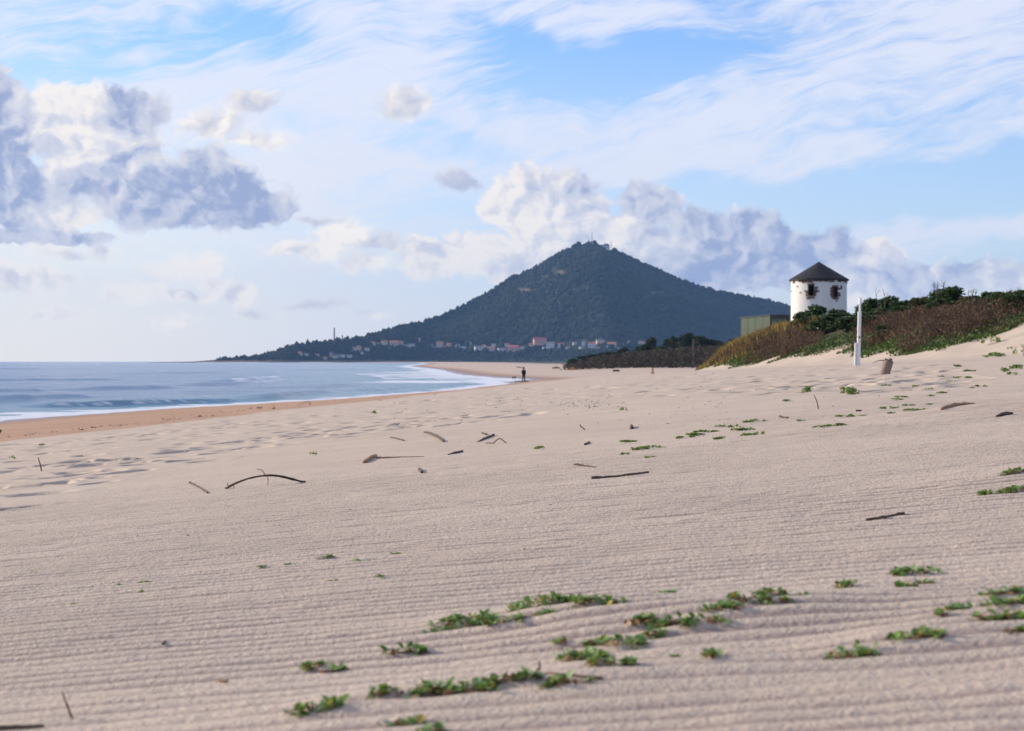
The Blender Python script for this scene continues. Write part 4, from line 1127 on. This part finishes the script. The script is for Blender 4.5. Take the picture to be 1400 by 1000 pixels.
row([(540, 757, 10, 4), (445, 763, 16, 5), (395, 772, 9, 4), (360, 777, 11, 4), (453, 795, 10, 3), (521, 789, 11, 6), (490, 768, 9, 4)], 'tiny green sprig', 'across the middle ripples', 'tiny sprigs across the middle ripples', parts=False)
row([(739, 614, 15, 5), (853, 560, 11, 7), (428, 621, 8, 5), (18, 626, 10, 6), (511, 565, 6, 4), (58, 609, 7, 3)], 'solitary green sprig', 'of the scattered singles', 'scattered single sprigs', parts=False, tuft=True)
# ---- shrubs on the dune crest
def shrub_protos():
    out = []
    for s in range(4):
        rng = np.random.default_rng(200 + s)
        cl = []
        nl = 13
        for i in range(nl):
            th = rng.uniform(0, 6.283); rr = rng.uniform(0, .36) ; c = np.array([math.cos(th) * rr, math.sin(th) * rr, rng.uniform(.28, .80) - rr * .6])
            cl.append((c, rng.uniform(.12, .22)))
        pts = []
        for c, r in cl:
            n = 190; d = rng.normal(size=(n, 3)); d /= np.linalg.norm(d, axis=1, keepdims=True); d[:, 2] = d[:, 2] * .8
            pts.append(c + d * r * rng.uniform(.45, 1.12, n)[:, None])
        P = np.concatenate(pts); P = P[P[:, 2] > .02]
        V, F = leaf_quads(P, np.full(len(P), .055), rng, .5, 1.9)
        me = np_mesh('foliage', V, F, False, M_SHRUB if s < 3 else M_SHRUB2)
        m = MB()
        for c, r in cl[:9]: m.tube([(c[0] * .1, c[1] * .1, -.12), (c[0] * .6, c[1] * .6, c[2] * .5), tuple(c)], [.03, .018, .008], 5)
        out.append((me, m.mesh('branch', M_BARK)))
    return out


SP = shrub_protos()
SHR = [(1098, 427, 150, 34), (1119, 417, 147, 34), (1139, 420, 141, 30), (1156, 425, 133, 30), (1178, 416, 124, 26), (1192, 408, 121, 36), (1214, 405, 116, 36), (1240, 408, 110, 40), (1265, 402, 105, 40), (1287, 396, 101, 40), (1304, 391, 98, 40),
       (1330, 401, 93, 40), (1347, 396, 91, 26), (1368, 399, 89, 44), (1392, 397, 86, 40),
       (1130, 436, 128, 44), (1165, 440, 116, 36), (1100, 442, 135, 30), (1200, 428, 108, 36), (1230, 424, 104, 34), (1375, 412, 82, 40), (1402, 410, 80, 40),
       (1120, 431, 142, 46), (1146, 434, 130, 50), (1162, 446, 114, 40), (1184, 430, 118, 42), (1208, 424, 112, 44), (1232, 418, 108, 40), (1290, 410, 98, 50), (1090, 448, 143, 36), (1132, 450, 122, 52), (1186, 446, 104, 40), (1205, 462, 95, 36), (1352, 412, 86, 46), (1395, 418, 79, 46)]
SHL = ['rounded dark shrub hiding the left base of the windmill', 'highest dark shrub right under the windmill windows', 'dark shrub hiding the right base of the windmill',
       'dark shrub between the windmill and the white post', 'dark shrub directly behind the white post tip', 'tall dark shrub just right of the white post tip', 'broad dark shrub second right of the white post', 'dark shrub left of the bare twigs on the crest',
       'dark shrub below the bare twigs on the crest', 'dark shrub left of the highest point of the crest', 'dense dark shrub forming the highest point of the crest', 'shrub in the dip right of the highest point of the crest', 'upright narrow shrub right of the dip on the crest',
       'broad dark shrub near the right end of the crest', 'dark shrub at the right edge of the crest',
       'dark shrub on the slope below the windmill', 'dark shrub on the slope left of the white post', 'olive shrub among the brush below the windmill', 'olive green shrub in brown brush right of the post', 'olive green shrub second right of the post in brown brush',
       'lower green shrub below the right end of the crest', 'lower green shrub beside the right edge',
       'wide dark shrub on the slope below the left windmill window', 'wide dark shrub on the slope below the right windmill window', 'dark shrub low on the slope just left of the white post', 'dark shrub just behind and right of the white post', 'second dark shrub right of the white post, below the bare twigs', 'third dark shrub right of the white post, half way up', 'wide shrub directly under the highest point of the crest', 'small dark shrub at the top of the brown brush by the cabin', 'lowest dark shrub on the slope below the windmill', 'green shrub low on the slope right of the white post', 'lowest green shrub behind the stump', 'wide shrub under the dip right of the crest top', 'lowest wide shrub at the right edge of the dune']
for i, (px, py, d, wpx) in enumerate(SHR):
    top = atd(px, py, d); g = gz(top.x, top.y); h = max(0.9, top.z - g); w = max(wpx * d / FPX * 1.45, h * .9); h *= 1.08
    k = 3 if (i in (8, 11, 17, 18, 19)) else (i * 2 + i // 3) % 3
    root = empty('shrub', (top.x, top.y, g - .05), i * 1.9); root.scale = (w, w, h / .93)
    tag(root, SHL[i], 'shrub', 'shrubs on the dune')
    link('foliage', SP[k][0], root); link('branch', SP[k][1], root)


def dead_twigs(px, py0, py1, d, n, label, sd):
    r = random.Random(sd); b = atd(px, py0, d); k = d / FPX; g = gz(b.x, b.y); m = MB()
    for i in range(n):
        h = (py0 - py1) * k * r.uniform(.6, 1); x = r.uniform(-8, 8) * k; dx = r.uniform(-5, 5) * k
        m.tube([(x * .5, 0, g - b.z), (x * .7, 0, 0), (x + dx * .6, r.uniform(-.3, .3), h * .6), (x + dx, r.uniform(-.3, .3), h)], [.026, .02, .015, .009], 4)
        m.tube([(x + dx * .5, 0, h * .5), (x + dx * .5 + r.uniform(-6, 6) * k, 0, h * .85)], [.013, .008], 4)
    o = m.build('dead_branch', M_DEADB, None, b); tag(o, label, 'branch')
dead_twigs(1206, 414, 391, 113, 3, 'bare grey twigs rising from the shrubs right of the white post', 1)
dead_twigs(1284, 402, 381, 100, 6, 'cluster of bare grey twigs left of the highest shrub', 2)
dead_twigs(1329, 406, 392, 92, 5, 'bare grey twigs in the dip right of the highest shrub', 3)
dead_twigs(1387, 404, 391, 86, 3, 'bare grey twigs near the right end of the crest', 4)


def scatter(n, x0, x1, y0, y1, rng, f):
    x = rng.uniform(x0, x1, n); y = rng.uniform(y0, y1, n)
    s = veg_in(x, y) + (fbm(x / 1.5, y / 2.5, 81, 3) - 0.5) * 2.2
    k = f(x, y, s)
    x, y, s = x[k], y[k], s[k]
    z = lay(x, y)[0]
    return np.column_stack([x, y, z]), s


def thickets():
    rng = np.random.default_rng(31)
    # dry brown brush
    nb = lambda x, y: fbm(x / 2.6, y / 4.0, 301, 3)
    P, s = scatter(300000, 14, 27, 62, 172, rng, lambda x, y, s: (s > 0.6) & (nb(x, y) + 0.05 * np.minimum(s - 1.5, 3) - 0.10 * np.maximum(s - 4.6, 0) - 0.6 * ((x / y > 0.166) & (x / y < 0.188) & (s > 1.2)) - 0.010 * np.maximum(y - 132, 0) > 0.40))
    h = rng.uniform(.2, .8, len(P)) * np.clip(.35 + s / 5, .4, 1.0) * np.clip(1.4 - s / 9, .3, 1) * (0.7 + 0.7 * fbm(P[:, 0] / 1.6, P[:, 1] / 2.2, 311, 2))
    V, F = blades(P - [0, 0, .05], h, rng.uniform(.014, .032, len(P)), rng, .6)
    n5 = len(F)
    Q = P[rng.random(len(P)) < .45]; Q = Q + np.column_stack([rng.normal(0, .15, len(Q)), rng.normal(0, .15, len(Q)), rng.uniform(.1, .75, len(Q))]); V2, F2 = leaf_quads(Q, np.full(len(Q), .05), rng, .6, 1.7)
    V2 = V2.reshape(-1, 4, 3); V2 = np.concatenate([V2, V2[:, 3:4] * .5 + V2[:, :1] * .5], 1).reshape(-1, 3)
    F = np.concatenate([F, np.arange(len(V2)).reshape(-1, 5) + len(V)]); V = np.concatenate([V, V2])
    m1 = np_mesh('brush', V, F, False, M_BRUSH); o = link('brush', m1); tag(o, 'dry red brown brush covering the dune slope', 'brush', kind='stuff')
    # succulent mat along the foot
    P, s = scatter(170000, 13, 26, 62, 205, rng, lambda x, y, s: (s > -.15) & (s < 1.2 + 3.2 * fbm(x / 4, y / 7, 321, 2) + np.where(y < 92, 3.8, 0)) & (nb(x, y) < 0.66) & (rng.random(len(x)) < 0.62))
    P[:, 2] += rng.random(len(P)) ** 1.2 * (0.10 + .34 * fbm(P[:, 0] / .9, P[:, 1] / 1.4, 331, 2)) * np.clip(s + .4, .2, 1)
    V, F = leaf_quads(P, np.full(len(P), .075), rng, .9, 2.0)
    o = link('ground_cover', np_mesh('ground_cover', V, F, False, M_MAT)); tag(o, 'green succulent mat along the foot of the dune', 'ground cover', kind='stuff')
    # golden grass at the far end
    P, s = scatter(80000, 14, 36, 126, 222, rng, lambda x, y, s: (s > 0.1) & (rng.random(len(x)) < np.clip((y - 126) / 35, 0, 1)) & (fbm(x / 2, y / 6, 341, 3) > .36))
    V, F = blades(P - [0, 0, .05], rng.uniform(.3, .9, len(P)) * np.clip(.5 + s / 4, .5, 1.15), rng.uniform(.05, .10, len(P)), rng, .4)
    o = link('dune_grass', np_mesh('dune_grass', V, F, False, M_GRASS)); tag(o, 'golden and green grass on the far end of the dune', 'grass', kind='stuff')
thickets()

# ---- the grove beyond
def grove():
    protos = []
    for s in range(4):
        rng = np.random.default_rng(400 + s); cl = []
        for i in range(9 + s):
            th = rng.uniform(0, 6.283); rr = rng.uniform(.05, .42); cl.append((np.array([math.cos(th) * rr + .06, math.sin(th) * rr, .70 + rng.uniform(-.16, .16) - rr * .2]), rng.uniform(.12, .2)))
        if s == 3:
            cl = [(np.array([rng.uniform(-.3, .3), rng.uniform(-.3, .3), rng.uniform(.15, .75)]), rng.uniform(.16, .26)) for i in range(12)]
        pts = []
        for c, r in cl:
            n = 300; d = rng.normal(size=(n, 3)); d /= np.linalg.norm(d, axis=1, keepdims=True); d[:, 2] *= .55
            pts.append(c + d * r * rng.uniform(.3, 1.35, n)[:, None])
        P = np.concatenate(pts)
        V, F = leaf_quads(P, np.full(len(P), .062), rng, .3, 1.7)
        m = MB(); m.tube([(0, 0, -.05), (.02, .01, .3), (.05, 0, .62)], [.035, .027, .016], 7)
        for c, r in cl[:6]: m.tube([(.03, 0, .42), ((c[0] + .03) / 2, c[1] / 2, (c[2] + .42) / 2 + .03), tuple(c)], [.014, .011, .006], 5)
        protos.append((np_mesh('crown', V, F, False, M_PINE), m.mesh('trunk', M_BARK)))
    TR = [(800, 484, 690, 24, 3), (818, 482, 670, 22, 0), (836, 478, 650, 26, 3), (852, 475, 640, 24, 1), (866, 476, 600, 24, 3), (880, 470, 620, 24, 0), (890, 461, 600, 22, 1), (905, 468, 560, 30, 3), (917, 462, 600, 26, 2), (930, 459, 580, 28, 0), (942, 455, 560, 28, 1), (957, 458, 540, 30, 2), (972, 460, 560, 30, 0), (990, 463, 540, 30, 3), (1006, 462, 560, 30, 2), (785, 489, 700, 18, 3)]
    TR.sort(); n = len(TR)
    for i, (px, py, d, wpx, k) in enumerate(TR):
        t = atd(px, py, d); g = gz(t.x, t.y); h = (t.z - g) / .93; w = wpx * d / FPX * 1.05
        o = empty('pine_tree', (t.x, t.y, g), i * 2.1); o.scale = (w, w, h)
        tag(o, f'{"bushy" if k == 3 else "flat topped"} dark pine, {order(i, n)} in the far grove', 'tree', 'pines in the far grove')
        link('crown', protos[k][0], o); link('trunk', protos[k][1], o)
    # scrub under them
    rng = np.random.default_rng(55); m = 34000
    px = rng.uniform(770, 1010, m); d = rng.uniform(420, 700, m)
    kp = rng.random(m) < np.clip((px - 766) / 40, 0.06, 1); px, d = px[kp], d[kp]; m = len(px)
    x = (px - HX) / FPX * d; z = lay(x, d)[0]
    top = np.interp(px, [768, 785, 805, 830, 880, 950, 1010], [501, 497, 491, 487, 481, 475, 472]) + (fbm(px / 5, d / 60, 351, 2) - .5) * 8
    hmax = np.clip((HY - top) / FPX * d + ZC - z, 0.2, 9)
    P = np.column_stack([x, d, z + rng.random(m) * hmax])
    V, F = leaf_quads(P, np.full(m, .42), rng, .3, 1.6)
    o = link('scrub', np_mesh('scrub', V, F, False, M_SCRUB)); tag(o, 'grey brown scrub under the far grove', 'scrub', kind='stuff')
    # a dead pale trunk
    b = atd(948, 497, 430); g = gz(b.x, b.y); kk = 430 / FPX; mb = MB(); H = ZC + (HY - 464) / FPX * 430 - g
    mb.tube([(0, 0, -.2), (.1, 0, H * .4), (-.05, 0, H * .75), (.1, 0, H)], [.30, .26, .2, .1], 8, True)
    for q, dx in ((.6, .9), (.72, -.8), (.85, .6)): mb.tube([(0, 0, H * q), (dx, .1, H * (q + .08))], [.1, .04], 5)
    tag(mb.build('dead_tree', M_DEADB, None, (b.x, b.y, g)), 'pale dead trunk standing in front of the far grove', 'tree')
grove()

# ---- houses at the foot of the mountain
M_HW = mottled('house_white', (0.68, 0.66, 0.64), (0.58, 0.57, 0.55), .2, .85)
M_HC = mottled('house_cream', (0.66, 0.50, 0.38), (0.58, 0.43, 0.33), .2, .85)
M_HP = mottled('house_pink', (0.62, 0.36, 0.30), (0.55, 0.32, 0.27), .2, .85)
M_RO = mottled('orange_tiles', (0.50, 0.19, 0.10), (0.38, 0.14, 0.08), .4, .8)
M_RR = mottled('red_tiles', (0.52, 0.13, 0.12), (0.40, 0.10, 0.10), .4, .8)
M_RG = mottled('grey_roof', (0.20, 0.20, 0.22), (0.15, 0.15, 0.165), .4, .8)
M_WIN = mottled('dark_glass', (0.03, 0.035, 0.045), (0.05, 0.055, 0.065), .5, .2)


def house(px, py, wpx, hpx, wall, roof, label, k):
    """py: foot of the front wall"""
    p = at_mtn(px, py); s = p.y / FPX; w = wpx * s; h = hpx * s * .68; rh = hpx * s * .32; dp = max(7.0, w * .6)
    o = empty('house', (p.x, p.y - 3, p.z - .5), (k % 5 - 2) * .16); tag(o, label, 'house', 'houses at the foot of the mountain')
    m = MB(); m.box((0, 0, h / 2 - 1.2), (w, dp, h + 2.4)); m.build('wall', wall, o)
    e = .5; m = MB()
    if k % 3 == 0:
        m.add([(-w / 2 - e, -dp / 2 - e, h), (w / 2 + e, -dp / 2 - e, h), (w / 2 + e, dp / 2 + e, h), (-w / 2 - e, dp / 2 + e, h), (-w * .22, 0, h + rh), (w * .22, 0, h + rh)], [(0, 1, 5, 4), (2, 3, 4, 5), (1, 2, 5), (3, 0, 4), (0, 3, 2, 1)])
    else:
        m.add([(-w / 2 - e, -dp / 2 - e, h), (w / 2 + e, -dp / 2 - e, h), (w / 2 + e, dp / 2 + e, h), (-w / 2 - e, dp / 2 + e, h), (-w / 2 - e, 0, h + rh), (w / 2 + e, 0, h + rh)], [(0, 1, 5, 4), (2, 3, 4, 5), (1, 2, 5), (3, 0, 4), (0, 3, 2, 1)])
    m.build('roof', roof, o)
    nw = 1 if wpx < 9 else 2 if wpx < 14 else 3
    for q in range(nw):
        m = MB(); m.box(((q + .5) / nw * w * .86 - w * .43, -dp / 2 - .03, h * .55), (1.5, .12, 1.7)); m.build('window', M_WIN, o)


HK = {'W': M_HW, 'C': M_HC, 'P': M_HP, 'O': M_RO, 'R': M_RR, 'G': M_RG}
HS = [q[:4] + (HK[q[4]], HK[q[5]]) for q in HOUSES]
HS.sort(key=lambda a: a[0])
WN = {M_HW: 'white', M_HC: 'cream', M_HP: 'pink'}; RN = {M_RO: 'orange', M_RR: 'red', M_RG: 'grey'}
for i, (px, py, w, h, wm, rm) in enumerate(HS):
    house(px, py, w, h, wm, rm, f'{WN[wm]} house with {RN[rm]} roof, {order(i, len(HS))} in the hillside village', i)


# ---- stacks, masts and buildings on the skyline
def stack(px, pb, pt, wpx, label):
    b = at_mtn(px, pb + 2); s = b.y / FPX; H = (pb - pt + 3) * s; r = wpx * s / 2; m = MB()
    m.tube([(0, 0, -8), (0, 0, H * .5), (0, 0, H * .93)], [r * 1.15, r, r * .85], 14)
    o = m.build('chimney_stack', mottled('old_brick', (0.16, 0.12, 0.11), (0.12, 0.09, 0.085), .3, .9), None, b, True); tag(o, label, 'chimney')
    m = MB(); m.tube([(0, 0, H * .93), (0, 0, H)], [r * 1.05, r * 1.05], 14); m.build('rim', M_FRAME, o)
stack(459, 471, 449.5, 1.9, 'taller of the two dark chimney stacks on the headland')
stack(470.5, 471, 459.5, 1.9, 'shorter of the two dark chimney stacks on the headland')


def mast(px, pb, pt, label):
    b = at_mtn(px, pb); s = b.y / FPX; H = (pb - pt) * s; m = MB()
    for k in range(3):
        a = k * 2.094; m.tube([(math.cos(a) * 1.6, math.sin(a) * 1.6, -4), (math.cos(a) * .5, math.sin(a) * .5, H)], .32, 5)
    for q in range(1, 8):
        z = H * q / 8; r = 1.6 - 1.1 * q / 8; c = [(math.cos(k * 2.094) * r, math.sin(k * 2.094) * r, z) for k in range(3)]
        for k in range(3): m.tube([c[k], c[(k + 1) % 3]], .16, 4)
    o = m.build('lattice_mast', M_FRAME, None, b); tag(o, label, 'mast')
mast(809.3, 332, 318, 'tall thin mast on the very top of the mountain')
mast(835.5, 341, 329, 'short mast beside the summit building')


def summit(px, py, wpx, hpx, label, k):
    p = at_mtn(px, py); s = p.y / FPX; w, h = wpx * s, hpx * s
    o = empty('summit_building', (p.x, p.y - 6, p.z - 1)); tag(o, label, 'building')
    m = MB(); m.box((0, 0, h * .3 - 3), (w, 12, h * .6 + 6)); m.build('wall', M_HW, o)
    m = MB(); m.add([(-w / 2 - .6, -6.6, h * .6), (w / 2 + .6, -6.6, h * .6), (w / 2 + .6, 6.6, h * .6), (-w / 2 - .6, 6.6, h * .6), (-w * .3, 0, h), (w * .3, 0, h)], [(0, 1, 5, 4), (2, 3, 4, 5), (1, 2, 5), (3, 0, 4), (0, 3, 2, 1)]); m.build('roof', M_RG, o)
    for q in range(k):
        m = MB(); m.box(((q + .5) / k * w * .9 - w * .45, -6.05, h * .32), (1.4, .16, 2.0)); m.build('window', M_WIN, o)
summit(803, 336, 9, 6, 'small white building just under the top of the mountain', 2)
summit(821.5, 340, 6, 5.5, 'white summit building left of the larger one on the right shoulder', 2)
summit(828.5, 341, 9, 8, 'large pale summit building on the right shoulder of the mountain', 3)


# ---- the walker and the dog
def skin(name, joints, edges, mat, parent, sub=2):
    me = bpy.data.meshes.new(name); me.from_pydata([j[:3] for j in joints], edges, []); me.materials.append(mat)
    o = link(name, me, parent); sm = o.modifiers.new('skin', 'SKIN'); sm.use_smooth_shade = True
    for i, j in enumerate(joints): me.skin_vertices[0].data[i].radius = (j[3], j[4] if len(j) > 4 else j[3])
    me.skin_vertices[0].data[0].use_root = True
    ss = o.modifiers.new('sub', 'SUBSURF'); ss.levels = sub; ss.render_levels = sub
    dg = bpy.context.evaluated_depsgraph_get(); ev = o.evaluated_get(dg)
    nm = bpy.data.meshes.new_from_object(ev); o.modifiers.clear(); o.data = nm; nm.name = name
    nm.materials.clear(); nm.materials.append(mat)
    return o


def person():
    f = hit(716, 522.5); s = f.y / FPX; zs = gz(f.x, f.y)
    scale = 19.8 * s / 1.74
    root = empty('person', (f.x, f.y, zs), math.radians(-18)); root.scale = (scale,) * 3
    tag(root, 'person in dark clothes walking along the water edge', 'person')
    M_SK = mottled('skin', (0.36, 0.22, 0.16), (0.32, 0.19, 0.14), 20, .6); M_CL = mottled('dark_coat', (0.012, 0.013, 0.022), (0.02, 0.02, 0.03), 8, .9); M_TR = mottled('black_trousers', (0.010, 0.010, 0.013), (0.016, 0.016, 0.02), 8, .9); M_HR = mottled('dark_hair', (0.012, 0.008, 0.006), (0.02, 0.013, 0.01), 30, .7); M_SH = mottled('dark_shoes', (0.02, 0.016, 0.014), (0.03, 0.025, 0.02), 30, .6)
    # facing -y (towards the viewer) is the front; the figure walks away up the beach, so it is turned round below
    J = [(0, 0, .93, .13, .10), (0, -.01, 1.12, .12, .09), (0, -.02, 1.32, .15, .10), (0, -.01, 1.47, .065, .06), (0, .0, 1.55, .06, .06), (0, .015, 1.63, .085, .10), (0, .01, 1.71, .06, .07),
         (.17, -.01, 1.40, .06), (.22, -.05, 1.14, .045), (.20, .05, .92, .035), (-.17, -.01, 1.40, .06), (-.22, .03, 1.14, .045), (-.20, .14, .95, .035),
         (.09, .01, .86, .085), (.10, .10, .50, .062), (.10, .06, .10, .042), (.10, .16, .05, .04), (-.09, 0, .86, .085), (-.10, .02, .50, .062), (-.10, -.16, .13, .042), (-.10, -.10, .05, .04)]
    E = [(0, 1), (1, 2), (2, 3), (3, 4), (4, 5), (5, 6), (2, 7), (7, 8), (8, 9), (2, 10), (10, 11), (11, 12), (0, 13), (13, 14), (14, 15), (15, 16), (0, 17), (17, 18), (18, 19), (19, 20)]
    body = skin('body', J, E, M_SK, root)
    # face and hands: small features on the same body part
    m = MB(); m.box((0, .115, 1.62), (.025, .03, .04)); m.box((.032, .10, 1.65), (.02, .01, .012)); m.box((-.032, .10, 1.65), (.02, .01, .012)); m.box((0, .105, 1.575), (.045, .012, .012)); m.box((.088, .01, 1.63), (.015, .035, .055)); m.box((-.088, .01, 1.63), (.015, .035, .055)); m.build('face', M_SK, root)
    for sx, hx, hy, hz in ((1, .20, .06, .90), (-1, -.20, .15, .93)):
        JH = [(hx, hy, hz, .03, .018), (hx, hy + .01, hz - .07, .034, .015)]; EH = [(0, 1)]
        for q in range(4):
            b = len(JH); oy = (q - 1.5) * .019; L = (.06, .075, .07, .052)[q]
            JH += [(hx, hy + .012 + oy, hz - .075, .009), (hx - sx * .006, hy + .016 + oy, hz - .075 - L * .55, .0085), (hx - sx * .02, hy + .018 + oy, hz - .075 - L, .007)]; EH += [(1, b), (b, b + 1), (b + 1, b + 2)]
        b = len(JH); JH += [(hx - sx * .012, hy + .045, hz - .04, .0095), (hx - sx * .02, hy + .06, hz - .075, .008)]; EH += [(0, b), (b, b + 1)]
        skin('hand', JH, EH, M_SK, root, 1)
    JC = [(0, 0, .98, .18, .15), (0, 0, .78, .19, .16), (0, -.01, 1.14, .165, .13), (0, -.02, 1.34, .19, .135), (0, -.01, 1.47, .09, .085), (.185, -.01, 1.39, .085), (.235, -.05, 1.14, .07), (.215, .04, .95, .055), (-.185, -.01, 1.39, .085), (-.235, .03, 1.14, .07), (-.215, .12, .98, .055)]
    skin('coat', JC, [(0, 1), (0, 2), (2, 3), (3, 4), (3, 5), (5, 6), (6, 7), (3, 8), (8, 9), (9, 10)], M_CL, root)
    JT = [(0, 0, .92, .14, .12), (.09, .01, .84, .105), (.10, .10, .50, .085), (.10, .065, .12, .065), (-.09, 0, .84, .105), (-.10, .02, .50, .085), (-.10, -.15, .15, .065)]
    skin('trousers', JT, [(0, 1), (1, 2), (2, 3), (0, 4), (4, 5), (5, 6)], M_TR, root)
    JS = [(.10, .05, .06, .055), (.10, .18, .04, .045), (.10, .0, .05, .05)]; skin('shoe', JS, [(0, 1), (0, 2)], M_SH, root, 1)
    JS = [(-.10, -.15, .08, .055), (-.10, -.04, .04, .045), (-.10, -.20, .08, .05)]; skin('shoe', JS, [(0, 1), (0, 2)], M_SH, root, 1)
    JH = [(0, -.02, 1.67, .105, .11), (0, -.06, 1.60, .095, .08), (0, -.0, 1.74, .07, .09)]; skin('hair', JH, [(0, 1), (0, 2)], M_HR, root)
person()


def dog():
    f = hit(702.5, 519.6); s = f.y / FPX; zs = gz(f.x, f.y); scale = 5.2 * s / .62
    root = empty('dog', (f.x, f.y, zs), math.radians(60)); root.scale = (scale,) * 3
    tag(root, 'small brown dog standing at the water edge left of the walker', 'dog')
    mt = mottled('brown_fur', (0.10, 0.06, 0.045), (0.06, 0.038, 0.03), 9, .9)
    J = [(0, .22, .42, .085, .10), (0, 0, .41, .075, .10), (0, -.22, .44, .085, .115), (0, -.33, .53, .055), (0, -.40, .60, .055, .06), (0, -.50, .57, .03), (.03, -.40, .67, .014), (-.03, -.40, .67, .014),
         (.055, -.23, .32, .04), (.055, -.24, .17, .024), (.055, -.23, .03, .02), (-.055, -.23, .32, .04), (-.055, -.26, .17, .024), (-.055, -.28, .03, .02),
         (.055, .22, .33, .05), (.055, .17, .22, .032), (.055, .27, .13, .02), (.055, .25, .03, .02), (-.055, .22, .33, .05), (-.055, .20, .22, .032), (-.055, .31, .13, .02), (-.055, .29, .03, .02), (0, .34, .48, .022), (0, .42, .56, .014)]
    E = [(0, 1), (1, 2), (2, 3), (3, 4), (4, 5), (4, 6), (4, 7), (2, 8), (8, 9), (9, 10), (2, 11), (11, 12), (12, 13), (0, 14), (14, 15), (15, 16), (16, 17), (0, 18), (18, 19), (19, 20), (20, 21), (0, 22), (22, 23)]
    skin('body', J, E, mt, root)
dog()
stick([(704, 523), (712, 522.6), (722, 522.2)], [.9, 1.0, .8], 'long dark log lying on the sand at the feet of the walker', 'log', 'driftwood_log', M_DRIFT)
bpy.context.view_layer.update()
